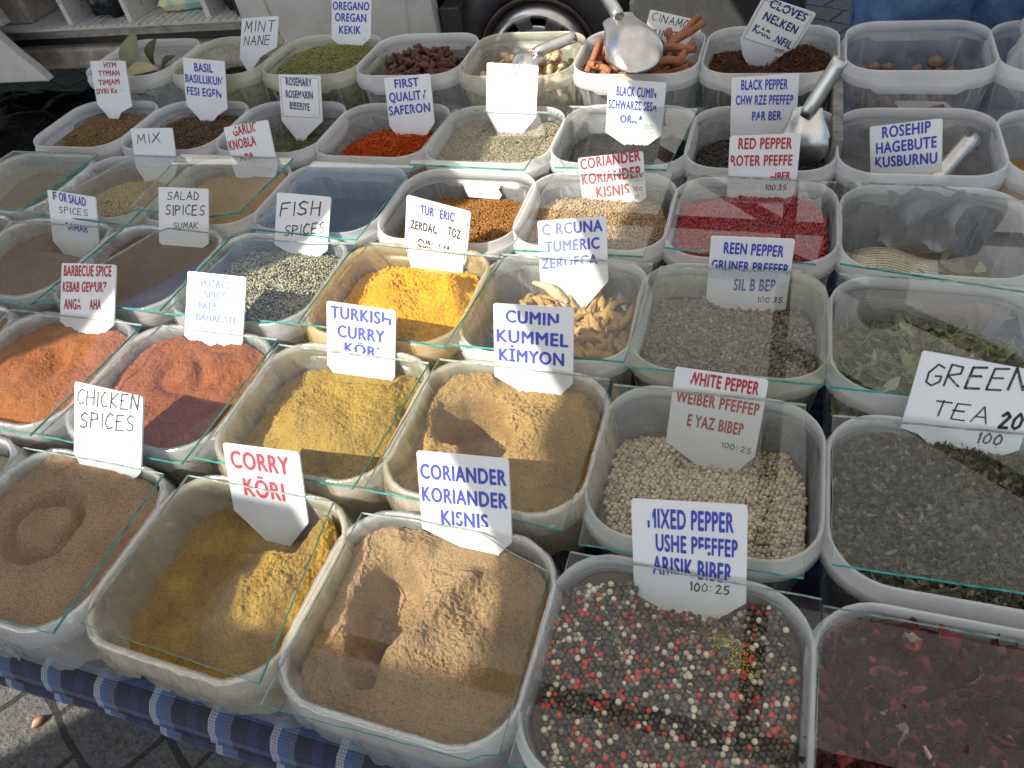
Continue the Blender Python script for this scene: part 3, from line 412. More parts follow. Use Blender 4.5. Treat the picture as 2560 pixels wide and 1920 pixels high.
def checkmat():
    """woven checked cloth: stripes of blue, white, purple and navy both ways plus a dotted weave"""
    m, t, o = newmat('checked cloth'); b = N(t, 'ShaderNodeBsdfPrincipled', i_Roughness=.8); uv = N(t, 'ShaderNodeUVMap'); uv.uv_map = 'UVMap'
    sx = N(t, 'ShaderNodeSeparateXYZ'); t.links.new(uv.outputs[0], sx.inputs[0])
    def stripes(sock, period, cols):
        d = N(t, 'ShaderNodeMath', operation='DIVIDE'); d.inputs[1].default_value = period; t.links.new(sock, d.inputs[0])
        f = N(t, 'ShaderNodeMath', operation='FRACT'); t.links.new(d.outputs[0], f.inputs[0])
        r = ramp(t, cols); r.color_ramp.interpolation = 'CONSTANT'; t.links.new(f.outputs[0], r.inputs[0]); return r
    W = (.36, .40, .46); B = (.06, .14, .30); P = (.030, .022, .085); K = (.009, .011, .03); G = (.10, .12, .18)
    a = stripes(sx.outputs[0], .092, [(0, K), (.26, P), (.42, K), (.62, W), (.74, B), (.86, G)])
    c = stripes(sx.outputs[1], .070, [(0, K), (.3, P), (.5, G), (.66, K), (.84, B)])
    mx = N(t, 'ShaderNodeMix', data_type='RGBA', blend_type='MIX'); mx.inputs['Factor'].default_value = .42
    t.links.new(a.outputs[0], mx.inputs['A']); t.links.new(c.outputs[0], mx.inputs['B'])
    # dots of the weave
    sc = N(t, 'ShaderNodeVectorMath', operation='SCALE'); sc.inputs['Scale'].default_value = 260; t.links.new(uv.outputs[0], sc.inputs[0])
    ch = N(t, 'ShaderNodeTexVoronoi'); ch.inputs['Scale'].default_value = 1; ch.inputs['Randomness'].default_value = .1; t.links.new(sc.outputs[0], ch.inputs['Vector'])
    rd = ramp(t, [(.36, (.25, .25, .3)), (.46, (1.1, 1.1, 1.1))]); t.links.new(ch.outputs['Distance'], rd.inputs[0])
    m2 = N(t, 'ShaderNodeMix', data_type='RGBA', blend_type='MULTIPLY'); m2.inputs['Factor'].default_value = .6; t.links.new(mx.outputs['Result'], m2.inputs['A']); t.links.new(rd.outputs[0], m2.inputs['B'])
    t.links.new(m2.outputs['Result'], b.inputs['Base Color']); t.links.new(b.outputs[0], o.inputs[0]); return m
MT['cloth'] = checkmat()
MT['clothdark'] = plain('dark table cloth', (.02, .02, .028), .8)

# ------------------------------------------------------------------ ground, canopies
g = obj('ground', [(-80, -80, GZ), (80, -80, GZ), (80, 120, GZ), (-80, 120, GZ)], [(0, 1, 2, 3)], MT['ground']); tag(g, kind='structure')

def canopy(poly, z, cloth, label, posts, bars=()):
    x0, y0 = poly[0]
    e = empty('market_canopy', (x0, y0, GZ)); tag(e, label, 'canopy')
    obj('cloth_roof', [(x-x0, y-y0, z-GZ) for x, y in poly], [tuple(range(len(poly)))], cloth, e)
    for (px, py) in posts:
        MB().box(px-x0-.02, px-x0+.02, py-y0-.02, py-y0+.02, 0, z-GZ-.03).build('post', MT['post'], e, bevel=.004)
    for (ax, ay, bx, by, wd) in bars:
        A = Vector((ax-x0, ay-y0, z-GZ-.035)); B = Vector((bx-x0, by-y0, z-GZ-.035)); d = (B-A); L = d.length; an = math.atan2(d.y, d.x)
        MB().box(0, L, -wd/2, wd/2, -.015, .015, Matrix.Translation(A) @ Matrix.Rotation(an, 4, 'Z')).build('frame_bar', MT['canopy_bar'], e)
    return e
canopy([(-.90, -2.6), (2.4, -2.6), (2.4, 3.9), (-.90, 3.9)], 1.4, MT['canopy'], 'pale cloth canopy on dark red bars roofing the spice stall',
       [(-.86, -2.5), (2.3, -2.5), (2.3, 3.85), (-.86, 3.85)],
       [(.40, .37, .40, 3.6, .06), (-.88, .37, 2.36, .37, .055), (-.88, 2.66, 2.36, 2.66, .06), (-.62, 3.62, .40, 2.64, .06), (.42, 2.42, 1.6, 1.62, .06), (.42, 1.86, 1.5, 1.08, .06), (.44, .82, 2.36, .82, .06), (-.88, -2.5, -.88, 3.8, .04)])
canopy([(-1.28, -.45), (-1.28, .85), (-2.55, .95), (-2.75, 1.74), (-2.46, 2.2), (-2.6, 3.2), (-6, 3.2), (-6, -.3), (-2.5, -1.59)], 1.43, MT['canopy_b'], 'unseen beige cloth canopy of the stall to the left, shaped for its shade', [(-5.9, 3.1), (-2.4, -1.4)],
       [(-5.9, .90, -1.3, .80, .04)])  # unseen; outline shaped for shade and pane reflections on the left tubs
canopy([(-1.24, -1.165), (-2.15, -1.165), (-2.24, -1.815), (-3.9, -3.5), (-1.24, -3.6)], 1.46, MT['canopy_b'], 'unseen beige cloth canopy added behind the viewer to shade the front tubs', [(-1.3, -3.5), (-3.7, -3.4)],
       [(-1.26, -1.2, -1.26, -3.5, .04)])  # unseen blocker, cut to shade the front tubs and leave the paving sunlit
canopy([(-1.235, -1.31), (-1.235, -3.5), (-.905, -3.5), (-.905, -1.31)], 1.44, MT['canopy_b'], 'unseen narrow beige cloth strip added to shade the coriander tub front', [(-1.0, -3.4)], [])  # added overhead only for the shade on the coriander front

# ------------------------------------------------------------------ tables and cloth
tb = empty('trestle_table', (-.3, .5, GZ)); tag(tb, 'long dark trestle table under the checked cloth', 'table')
MB().box(-1.15, 1.35, -.66, .62, .385, .418).build('table_top', MT['wood'], tb)
for sx in (-1.0, 0.1, 1.2):
    for sy in (-.5, .5):
        MB().box(sx-.02, sx+.02, sy-.02, sy+.02, 0, .385).build('leg', MT['trim'], tb)
tb2 = empty('trestle_table', (-.3, 1.21, GZ)); tag(tb2, 'raised board table under the back row of tubs', 'table')
MB().box(-1.15, 1.35, -.10, .17, .43, .4665).build('table_top', MT['wood'], tb2)
for sx in (-1.0, 0.1, 1.2):
    for sy in (-.07, .13): MB().box(sx-.02, sx+.02, sy-.02, sy+.02, 0, .43).build('leg', MT['trim'], tb2)

def cloth():
    """cloth over the table with a sagging front hem"""
    xs = np.linspace(-1.5, 1.1, 131); prof = []
    verts = []; uvs = []
    s_ = [(1.10, TABLE_Z-.004), (.5, TABLE_Z-.004), (-.10, TABLE_Z-.004), (-.155, TABLE_Z-.004), (-.172, TABLE_Z-.008), (-.182, TABLE_Z-.02), (-.186, TABLE_Z-.034)]
    rows = []
    for x in xs:
        sag = .02*max(0, (-x-.35))/.4+.006*math.sin(x*14)+.004*math.sin(x*31+1)
        col = [(x, y, z) for y, z in s_]
        wob = .003*math.sin(x*9)+.0015*math.sin(x*23)
        for (dy, dz) in ((-.189, -.040), (-.186, -.046), (-.181, -.049), (-.187, -.052), (-.192, -.058), (-.193, -.066), (-.189, -.072)):
            k = (-(dz)-.034)/.04
            col.append((x, dy+wob*k, TABLE_Z+dz-sag*k))
        rows.append(col)
    n = len(rows[0]); v = [p for c in rows for p in c]; f = []
    for i in range(len(rows)-1):
        for j in range(n-1): f.append((i*n+j, i*n+j+1, (i+1)*n+j+1, (i+1)*n+j))
    me = meshdata('tablecloth', v, f, [MT['cloth']], True)
    uvl = me.uv_layers.new(name='UVMap'); acc = [0]
    for j in range(1, n):
        a = rows[0][j-1]; c = rows[0][j]; acc.append(acc[-1]+math.hypot(a[1]-c[1], a[2]-c[2]))
    for lp in me.loops:
        vi = lp.vertex_index; uvl.data[lp.index].uv = (v[vi][0], acc[vi % n])
    o = link('tablecloth', me); tag(o, 'blue, white and purple checked cloth over the front table edge', 'tablecloth')
cloth()
MB().box(.379, .397, .93, 1.34, -.075, .012).build('wooden_batten', MT['wood'], bevel=.002)
tag(bpy.data.objects['wooden_batten'], 'worn grey wooden batten standing between the black pepper and rosehip tubs', 'batten')
# ------------------------------------------------------------------ tubs
WHAT = {(0,-1):'pale spice powder at the left frame edge',(0,0):'pinkish brown chicken spice',(0,1):'dark ochre curry powder',(0,2):'tan ground coriander',(0,3):'mixed peppercorns',(0,4):'dark red hibiscus',
 (1,-2):'brown spice powder at the left frame edge',(1,-1):'orange barbecue spice',(1,0):'red brown potato spice',(1,1):'mustard coloured curry powder',(1,2):'brown ground cumin',(1,3):'white peppercorns',(1,4):'grey green tea',
 (2,-3):'rust coloured spice at the left frame edge',(2,-2):'grey brown salad spice',(2,-1):'dark sumac',(2,0):'pale flaky fish spice',(2,1):'bright orange turmeric powder',(2,2):'whole turmeric roots',(2,3):'grey green peppercorns',(2,4):'dried green leaves',
 (3,-3):'grey powder under glass',(3,-2):'yellow flaky garlic mix',(3,-1):'sandy garlic powder',(3,0):'dark spice reflecting blue sky',(3,1):'brown fenugreek seeds',(3,2):'round coriander seeds',(3,3):'red peppercorns',(3,4):'newspaper and a few leaves',
 (4,-3):'brown thyme flakes',(4,-2):'dark basil flakes',(4,-1):'green rosemary needles',(4,0):'orange red saffron threads',(4,1):'grey cumin seeds',(4,2):'black cumin',(4,3):'black peppercorns',(4,4):'rosehip',(4,5):'yellow spice at the right frame edge',
 (5,-3):'large bay leaves',(5,-2):'a little dark mint',(5,-1):'green oregano',(5,0):'dark brown galangal pieces',(5,1):'pale nutlike roots',(5,2):'cinnamon sticks',(5,3):'dark cloves',(5,4):'nutmegs',(5,5):'a white bag at the right frame edge'}
BAGGED = {(0,-1):'bag',(0,0):'bag',(0,1):'bag_t',(0,2):'bag',(1,-2):'bag',(1,-1):'bag',(1,0):'bag',(1,1):'bag_t',(1,2):'bag_t',(2,-3):'bag',(2,-2):'bag',(2,-1):'bag',(2,0):'bag',(2,1):'bag_y',(3,-3):'bag'}
TONE = {(5,-2):'tub_y',(5,-1):'tub_y',(5,1):'tub_y',(2,3):'tub_y',(5,-3):'tub_g',(3,-3):'tub_g',(3,-2):'tub_g',(3,-1):'tub_g',(5,3):'tub_g',(4,3):'tub_g',(4,0):'tub_g',(4,2):'tub_g',(1,3):'tub_g'}
TH = 0.198
def ring(off, z, hw=TW/2, hd=TD/2, r=TR, zf=None):
    P = rr(hw, hd, r)
    return [(x+nx*off, y+ny*off, z+(zf(x, y) if zf else 0)) for x, y, nx, ny in P]
def tabz(x, y):
    a = abs(x) < TW/2-.052 and abs(y) > TD/2-.01; b = abs(y) < TD/2-.066 and abs(x) > TW/2-.01
    return -.0085 if (a or b) else 0.0
def wall_off(z): return -.0035-.0165*min(1, max(0, -z/TH))
def tub_body():
    zs = [-.019, -.06, -.10, -.14, -.17, -.185, -.193, -TH]
    ex = [0, 0, 0, 0, 0, -.001, -.004, -.012]
    out = [ring(wall_off(z)+e, z) for z, e in zip(zs, ex)]
    inn = [ring(wall_off(z)+e-.0016, z+(.0015 if i > 4 else 0)) for i, (z, e) in enumerate(zip(zs, ex))]
    v, f = loft(list(reversed(inn))+out, True, True)
    m = MB().add(v, f)
    for sy in (-1, 1):
        for sx in (-1, 1):
            x = sx*(TW/2-.040)
            y0 = sy*(TD/2+wall_off(-.034)+.001); y1 = sy*(TD/2+wall_off(-.13)+.001)
            m.tube([(x, y0, -.036), (x-sx*.006, y1, -.13)], [.0026, .0016], 6)
    for sx in (-1, 1):
        for sy in (-1, 1):
            y = sy*(TD/2-.05); m.tube([(sx*(TW/2+wall_off(-.034)+.001), y, -.036), (sx*(TW/2+wall_off(-.13)+.001), y-sy*.005, -.13)], [.0026, .0016], 6)
    me = meshdata('body', m.v, m.f, [MT['tub']]); fixn(me)
    me.polygons.foreach_set('use_smooth', [True]*len(me.polygons)); return me
def tub_rim():
    pr = [(-.0042, -.021), (-.0036, -.003), (-.0026, -.0006), (-.0012, 0), (.0002, -.0006), (.0008, -.0025), (.0012, -.0155), (.0050, -.0175), (.0054, -.019), (.0056, -.033), (.0046, -.034), (.0040, -.033), (.0036, -.021), (-.0012, -.0205)]
    rings = [ring(o, z, zf=(tabz if 7 <= i <= 12 else None)) for i, (o, z) in enumerate(pr)]
    v, f = loft(rings, closed=True); me = meshdata('rim', v, f, [MT['tub_rim']]); fixn(me)
    me.polygons.foreach_set('use_smooth', [True]*len(me.polygons)); return me
ME_BODY = {'tub': tub_body()}; ME_RIM = {'tub': tub_rim()}
for k in ('tub_y', 'tub_g'):
    for D_, s in ((ME_BODY, ''), (ME_RIM, '_rim')):
        q = D_['tub'].copy(); q.materials.clear(); q.materials.append(MT[k+s]); D_[k] = q
# each tub leans a hair differently
SKIP = {(0,-3),(0,-2),(1,-3),(0,5),(1,5),(2,5),(3,5)}
for key, (x, y, z, a) in TUBS.items():
    if key in SKIP: continue
    e = empty('plastic_tub', (x, y, z-TH), a)
    tag(e, ('bag lined ' if key in BAGGED else 'translucent ')+'square plastic tub holding '+WHAT[key], 'tub', 'plastic tubs of spices')
    k = TONE.get(key, 'tub')
    b = link('body', ME_BODY[k], e, (0, 0, TH)); r = link('rim', ME_RIM[k], e, (0, 0, TH))

def bag(key, kind):
    x, y, z, a = TUBS[key]; s = key[0]*37+key[1]*11+5; R_ = np.random.RandomState(abs(s)+1)
    P = rr(TW/2, TD/2, TR, 22, 22); n = len(P); per = np.arange(n)
    th = np.array([math.atan2(p[1], p[0]) for p in P])
    def noise(f, sd): return fbm(np.cos(th)*f+sd, np.sin(th)*f-sd, 3, abs(s))
    drop = .050+.05*np.clip(noise(2.2, 3)+.15, -.3, 1)+.02*noise(9, 1)
    rings = []
    pr = [(-.022, -.10), (-.016, -.07), (-.0105, -.042), (-.0075, -.02), (-.0058, -.006), (-.0035, .0016), (.0008, .0022), (.0034, -.002), (.0050, -.012)]
    for i, (o, zz) in enumerate(pr):
        amp = (.0030, .0032, .0030, .0022, .0012, .0006, .0006, .0010, .0022)[i]
        d = o+amp*2.0*noise(10, i*.9)+amp*1.4*noise(26, i*.7)*(1 if i < 4 or i > 7 else .6)
        if i < 4: d = np.minimum(d, o+.0032)
        if i > 6: d = np.maximum(d, .0024)
        zz2 = zz+(.0015*noise(14, 4) if i in (5, 6) else 0)
        rings.append([(p[0]+p[2]*d[j], p[1]+p[3]*d[j], (zz2[j] if hasattr(zz2, '__len__') else zz2)) for j, p in enumerate(P)])
    for t in (.3, .55, .8, 1.0):
        d = .0085+.010*t*(noise(5, 9)+.45)+.006*t*noise(19, 2+t)+.003*noise(34, t)
        d = np.maximum(d, .0065-.004*t)
        d = np.clip(d, .0035, .011 if key != (0,0) else .017)
        rings.append([(p[0]+p[2]*d[j], p[1]+p[3]*d[j], -.014-drop[j]*t) for j, p in enumerate(P)])
    v, f = loft(rings)
    o = obj('bag_liner', v, f, MT[kind], None, (x, y, z), True, rot=(0, 0, a))
    tag(o, 'crinkled clear plastic bag lining the tub of '+WHAT[key], 'plastic bag', 'bags lining the tubs')
for k_, b_ in BAGGED.items(): bag(k_, b_)

# ------------------------------------------------------------------ heaps
def inner(z): return (TW/2+wall_off(z)-.004, TD/2+wall_off(z)-.004, TR-.008)
SIGN_AT = {}
for q in SIGNS:
    T_ = TUBS[q[1]]; SIGN_AT[q[1]] = (q[2][0]-T_[0], q[2][1]-T_[1], q[2][2]-T_[2])
SIGN_AT.pop((4, 4)); SIGN_AT.pop((5, 3))
class Heap:
    def __init__(s, key, zb=-.03, zf=-.03, tilt=0.0, dome=0.0, feats=(), namp=.0, nsc=60, crumb=0.0, top=.001, edge=0.0):
        s.key = key; s.zb = zb; s.zf = zf; s.tilt = tilt; s.dome = dome; s.feats = feats; s.namp = namp; s.nsc = nsc; s.crumb = crumb; s.top = top; s.edge = edge
        s.seed = abs(key[0]*13+key[1]*7)+2
        s.hw, s.hd, s.r = inner((zb+zf)/2)
    def H(s, x, y):
        x = np.asarray(x, float); y = np.asarray(y, float)
        t = np.clip((s.hd-y)/(2*s.hd), 0, 1); z = s.zb+(s.zf-s.zb)*t+s.tilt*x/s.hw
        m = np.maximum(np.abs(x)/s.hw, np.abs(y)/s.hd); rr_ = np.sqrt((x/s.hw)**2+(y/s.hd)**2)
        z = z+s.dome*np.clip(1-rr_**2*.75, -.5, 1)
        wx = x+.010*fbm(x*30, y*30, 2, s.seed+50); wy = y+.010*fbm(x*30+9, y*30, 2, s.seed+60)
        for F in s.feats:
            k = F[0]; dx = wx-F[1]; dy = wy-F[2]
            if k == 'ring':
                q = (np.sqrt(dx*dx+dy*dy)-F[3])/F[4]; z = z+F[5]*np.exp(-q*q); continue
            c, sn = math.cos(F[5]), math.sin(F[5]); u = (dx*c+dy*sn)/F[3]; v = (-dx*sn+dy*c)/F[4]; q = np.sqrt(u*u+v*v)
            if k == 'g': z = z+F[6]*np.exp(-q*q)
            elif k == 'p': z = z+F[6]/(1+np.exp((q-1)*F[7]))
        if s.namp: z = z+s.namp*fbm(x*s.nsc, y*s.nsc, 4, s.seed)
        if s.crumb:
            msk = np.clip(fbm(x*35, y*35, 2, s.seed+9)*2.2+.45, .12, 1)
            z = z+s.crumb*(.55*msk*np.abs(fbm(x*150, y*150, 3, s.seed+3))+.34*(.5+.5*msk)*(fbm(x*360, y*360, 2, s.seed+4)))
        if s.key in SIGN_AT:
            bx, by, bz = SIGN_AT[s.key]; kx = np.clip((.066-np.abs(x-bx))/.014, 0, 1); ky = np.clip((y-(by-.034))/.016, 0, 1); k_ = kx*ky
            z = z*(1-k_)+np.minimum(z, bz+.001)*k_
        z = z-s.edge*np.clip((m-.8)/.2, 0, 1)**2
        return np.minimum(z, s.top)
    def mesh(s, nr=70, npm=280):
        P = rr(s.hw, s.hd, s.r, max(4, npm//8), max(4, npm//8)); P = np.array(P)[:, :2]; n = len(P)
        rad = np.linspace(0, 1, nr+1)[1:]**.85
        V = np.concatenate([[[0, 0]]]+[P*q for q in rad]); Z = s.H(V[:, 0], V[:, 1])
        V = np.column_stack([V, Z]); f = [(0, 1+k, 1+(k+1) % n) for k in range(n)]
        for i in range(nr-1):
            a = 1+i*n; b = 1+(i+1)*n
            f += [(a+k, b+k, b+(k+1) % n, a+(k+1) % n) for k in range(n)]
        # skirt going down
        e = 1+(nr-1)*n; sk = len(V); low = V[e:e+n].copy(); low[:, 2] = np.minimum(low[:, 2]-.02, -.12); low[:, :2] *= .93
        V = np.concatenate([V, low]); f += [(e+k, sk+k, sk+(k+1) % n, e+(k+1) % n) for k in range(n)]
        return V, f
    def place(s, o):
        x, y, z, a = TUBS[s.key]; o.location = (x, y, z); o.rotation_euler = (0, 0, a); return o
    def powder(s, mat, label, res=(70, 280)):
        V, f = s.mesh(*res); o = obj('spice_heap', V, f, mat, smooth=True); s.place(o); tag(o, label, 'spice', 'heaps of spice in the tubs'); return o
    def sample(s, n, rs, lim=.985):
        out = []
        while len(out) < n:
            x = rs.uniform(-1, 1, n)*s.hw; y = rs.uniform(-1, 1, n)*s.hd
            cx = np.maximum(np.abs(x)-(s.hw-s.r), 0); cy = np.maximum(np.abs(y)-(s.hd-s.r), 0)
            ok = (np.hypot(cx, cy) < s.r*lim) & (np.abs(x) < s.hw*lim) & (np.abs(y) < s.hd*lim)
            out += list(zip(x[ok], y[ok]))
        return np.array(out[:n])
    def hexpts(s, d, rs, jit=.22):
        xs = np.arange(-s.hw, s.hw, d); ys = np.arange(-s.hd, s.hd, d*.866)
        X, Y = np.meshgrid(xs, ys); X = X+(np.arange(len(ys)) % 2)[:, None]*d/2
        a = .3; X, Y = X*math.cos(a)-Y*math.sin(a), X*math.sin(a)+Y*math.cos(a)
        p = np.column_stack([X.ravel(), Y.ravel()])+rs.uniform(-jit, jit, (X.size, 2))*d
        cx = np.maximum(np.abs(p[:, 0])-(s.hw-s.r), 0); cy = np.maximum(np.abs(p[:, 1])-(s.hd-s.r), 0)
        ok = (np.hypot(cx, cy) < s.r*.99) & (np.abs(p[:, 0]) < s.hw*.99) & (np.abs(p[:, 1]) < s.hd*.99)
        return p[ok]

def grains(heap, label, cat, pts, zoff, shapes, scales, rots, cols, mat, name='spice_heap', base=None, res=(30, 120)):
    """one heap of uncountable grains: a bed plus every grain on it"""
    V0, F0 = heap.mesh(*res); V0 = V0.copy(); V0[:, 2] -= .0022 if base is None else base
    nv0 = len(V0); vs = [V0]; polys = list(F0); C = [np.tile(np.append(np.mean(cols, axis=0)*.2, 1), (nv0, 1))]  # bed colour darkened to imitate shade in the gaps between grains
    off = nv0; n = len(pts); Z = heap.H(pts[:, 0], pts[:, 1])+zoff
    for i in range(n):
        v, f = shapes[i % len(shapes)]
        w_ = (v*scales[i]) @ rots[i].T + np.array([pts[i, 0], pts[i, 1], Z[i]])
        vs.append(w_); polys += [tuple(j+off for j in q) for q in f]; off += len(v)
        C.append(np.tile(np.append(cols[i], 1), (len(v), 1)))
    V = np.concatenate(vs); C = np.concatenate(C).astype(np.float32)
    me = bpy.data.meshes.new(name); me.from_pydata(V.tolist(), [], polys); me.materials.append(mat)
    ca = me.color_attributes.new('Col', 'FLOAT_COLOR', 'POINT'); ca.data.foreach_set('color', C.ravel())
    me.polygons.foreach_set('use_smooth', [True]*len(me.polygons)); me.update()
    o = link(name, me); heap.place(o); tag(o, label, cat, 'heaps of spice in the tubs', 'stuff'); return o

def rotm(yaw, tilt, az):
    n = len(yaw); cy, sy = np.cos(yaw), np.sin(yaw); ct, st = np.cos(tilt), np.sin(tilt); ca, sa = np.cos(az), np.sin(az); o = np.zeros(n); I = np.ones(n)
    Rz = np.stack([np.stack([cy, -sy, o], 1), np.stack([sy, cy, o], 1), np.stack([o, o, I], 1)], 1)
    Ry = np.stack([np.stack([ct, o, st], 1), np.stack([o, I, o], 1), np.stack([-st, o, ct], 1)], 1)
    Rx = np.stack([np.stack([I, o, o], 1), np.stack([o, ca, -sa], 1), np.stack([o, sa, ca], 1)], 1)
    return Rz @ Ry @ Rx
def ico(sub):
    bm = bmesh.new(); bmesh.ops.create_icosphere(bm, subdivisions=sub, radius=1); v = np.array([q.co[:] for q in bm.verts]); f = [tuple(x.index for x in q.verts) for q in bm.faces]; bm.free(); return v, f
ICO1 = ico(1); ICO2 = ico(2)
def flake(l, w_, t): return np.array([(l, 0, 0), (-l, 0, 0), (0, w_, 0), (0, -w_, 0), (0, 0, t), (0, 0, -t)], float), [(0, 2, 4), (2, 1, 4), (1, 3, 4), (3, 0, 4), (2, 0, 5), (1, 2, 5), (3, 1, 5), (0, 3, 5)]
def pod(l, w_, k=5):
    v = []; f = []
    for i, (x, r) in enumerate(((-1, .25), (-.6, .85), (0, 1), (.6, .85), (1, .25))):
        for j in range(k): a = 2*math.pi*j/k; v.append((x*l, r*w_*math.cos(a), r*w_*math.sin(a)))
    for i in range(4):
        for j in range(k): f.append((i*k+j, i*k+(j+1) % k, (i+1)*k+(j+1) % k, (i+1)*k+j))
    f += [tuple(reversed(range(k))), tuple(4*k+j for j in range(k))]; return np.array(v, float), f
def thread(l, w_, bend, seg=5, k=3):
    v = []; f = []
    for i in range(seg+1):
        t = i/seg*2-1; x = t*l; y = bend*(1-t*t)*l; z = .25*bend*t*l
        for j in range(k): a = 2*math.pi*j/k; v.append((x, y+w_*math.cos(a), z+w_*math.sin(a)))
    for i in range(seg):
        for j in range(k): f.append((i*k+j, i*k+(j+1) % k, (i+1)*k+(j+1) % k, (i+1)*k+j))
    return np.array(v, float), f
def curl(l, w_, bend, fold, seg=6):
    """curled leaf: strip with a folded middle"""
    v = []; f = []
    for i in range(seg+1):
        t = i/seg; ww = w_*math.sin(math.pi*min(.97, max(.06, t)))**.8
        ang = bend*(t-.5); x = l*math.sin(ang)/max(.3, abs(bend)/2) if abs(bend) > .3 else l*2*(t-.5); z = (math.cos(ang)-1)*-l*.9
        for q in (-1, 0, 1): v.append((x, q*ww, z+(abs(q)*fold*ww)))
    for i in range(seg):
        for q in range(2): a = i*3+q; f.append((a, a+1, a+4, a+3))
    return np.array(v, float), f
def pick(rs, n, palette, var=.15):
    pal = np.array([p[1] for p in palette]); w_ = np.array([p[0] for p in palette], float); w_ /= w_.sum()
    c = pal[rs.choice(len(pal), n, p=w_)]; return np.clip(c*(1+rs.uniform(-var, var, (n, 1))), 0, 1)

def peppercorns(key, r, palette, label, heap, rough=.6, bump=.3, two=.30, var=.2, shape=None, cat='peppercorns'):
    rs = np.random.RandomState(heap.seed*3+1); p = heap.hexpts(r*1.92, rs, .14); n = len(p)
    k = rs.permutation(n)[:int(n*two)]
    p2 = p[k]+rs.uniform(-1, 1, (len(k), 2))*r; pts = np.concatenate([p, p2]); zo = np.concatenate([rs.uniform(-.45, .35, n)*r, r*.75+rs.uniform(0, .5, len(k))*r])
    N_ = len(pts); sc = r*rs.uniform(.86, 1.1, N_); R_ = rotm(rs.uniform(0, 6.3, N_), rs.uniform(0, 3, N_), rs.uniform(0, 6, N_))
    cols = pick(rs, N_, palette, var)
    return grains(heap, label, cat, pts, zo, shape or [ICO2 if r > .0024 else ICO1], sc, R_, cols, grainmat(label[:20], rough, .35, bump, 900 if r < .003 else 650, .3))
def flakes(heap, n, shapes, palette, label, cat='herb', size=(.8, 1.25), tilt=.5, lift=.002, rough=.8, var=.22, roll=1.2):
    rs = np.random.RandomState(heap.seed*5+2); pts = heap.sample(n, rs)
    R_ = rotm(rs.uniform(0, 6.3, n), rs.normal(0, tilt, n), rs.uniform(-roll, roll, n)); sc = rs.uniform(*size, n)
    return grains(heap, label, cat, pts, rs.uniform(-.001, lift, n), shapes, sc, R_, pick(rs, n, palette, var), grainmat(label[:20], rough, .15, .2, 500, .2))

# --- ground spices
H = Heap
H((0,0), -.016, -.024, dome=.008, feats=[('ring', -.028, .010, .044, .010, -.024), ('g', -.063, .100, .05, .02, .1, .020), ('g', .03, .095, .06, .02, -.1, .012), ('g', .08, .0, .03, .1, 0, -.014)], namp=.007, nsc=30, crumb=.005).powder(
  powder('chicken spice', (.41, .26, .165), (.33, .195, .12)), 'pinkish brown chicken spice powder with a round hollow pressed in it', (120, 420))
H((0,1), -.040, -.048, tilt=.012, feats=[('g', .060, .015, .045, .075, -.2, .034), ('p', .015, -.030, .034, .040, 0, .014, 9), ('g', .095, .085, .03, .04, 0, .018), ('g', -.085, -.02, .04, .1, 0, -.022)], namp=.010, nsc=28, crumb=.009).powder(
  powder('curry powder dark', (.42, .26, .055), (.27, .15, .035), (.14, .07, .018)), 'dark ochre curry powder, low in its bag with a lit yellow mound', (120, 420))
H((0,2), -.022, -.036, dome=.006, feats=[('p', -.055, .018, .036, .046, .1, -.056, 12), ('p', -.050, -.040, .018, .032, .35, -.036, 12), ('g', .014, .03, .016, .085, -.38, .020), ('g', -.045, .092, .06, .020, 0, .012), ('g', .09, .03, .05, .07, 0, -.012)], namp=.011, nsc=26, crumb=.010).powder(
  powder('ground coriander', (.38, .240, .122), (.29, .175, .088), (.15, .085, .04)), 'tan ground coriander with a deep scooped hollow and a sharp ridge', (130, 460))
H((1,-1), -.018, -.032, dome=.014, feats=[('g', .012, .02, .02, .05, .4, -.012), ('g', .05, .03, .02, .06, .5, -.010)], namp=.007, nsc=30, crumb=.005).powder(
  powder('barbecue spice', (.42, .140, .043), (.33, .10, .034), (.20, .06, .015)), 'orange barbecue spice powder heaped under glass', (90, 340))
H((1,0), -.016, -.034, dome=.016, feats=[('ring', -.006, .028, .032, .008, -.008), ('g', .036, .065, .016, .05, -.4, .010), ('g', .03, .01, .014, .05, -.3, -.010)], namp=.007, nsc=32, crumb=.006).powder(
  powder('potato spice', (.38, .125, .038), (.29, .083, .026), (.15, .035, .012)), 'red brown potato spice powder in a smooth dome', (90, 340))
H((1,1), -.044, -.042, dome=.0, feats=[('p', .015, .020, .085, .080, .2, .036, 9), ('g', .07, .08, .06, .04, 0, .012), ('g', -.015, .03, .03, .02, .4, -.008)], namp=.009, nsc=28, crumb=.008).powder(
  powder('turkish curry', (.43, .275, .058), (.35, .215, .046), (.30, .16, .03)), 'mustard coloured curry powder with a cracked rounded mound', (120, 420))
H((1,2), -.026, -.034, feats=[('p', -.054, .030, .048, .034, .6, -.080, 26), ('p', -.022, -.002, .030, .030, .0, -.062, 22), ('p', .028, .024, .046, .046, 0, .012, 7), ('ring', .0, .03, .105, .012, .010), ('g', .105, .0, .03, .1, 0, -.014), ('g', -.075, .085, .05, .018, .5, .012)], namp=.009, nsc=28, crumb=.012).powder(
  powder('ground cumin', (.43, .265, .10), (.33, .19, .07), (.19, .11, .045)), 'brown ground cumin with a dark scooped crater and a crumbly mound', (130, 460))
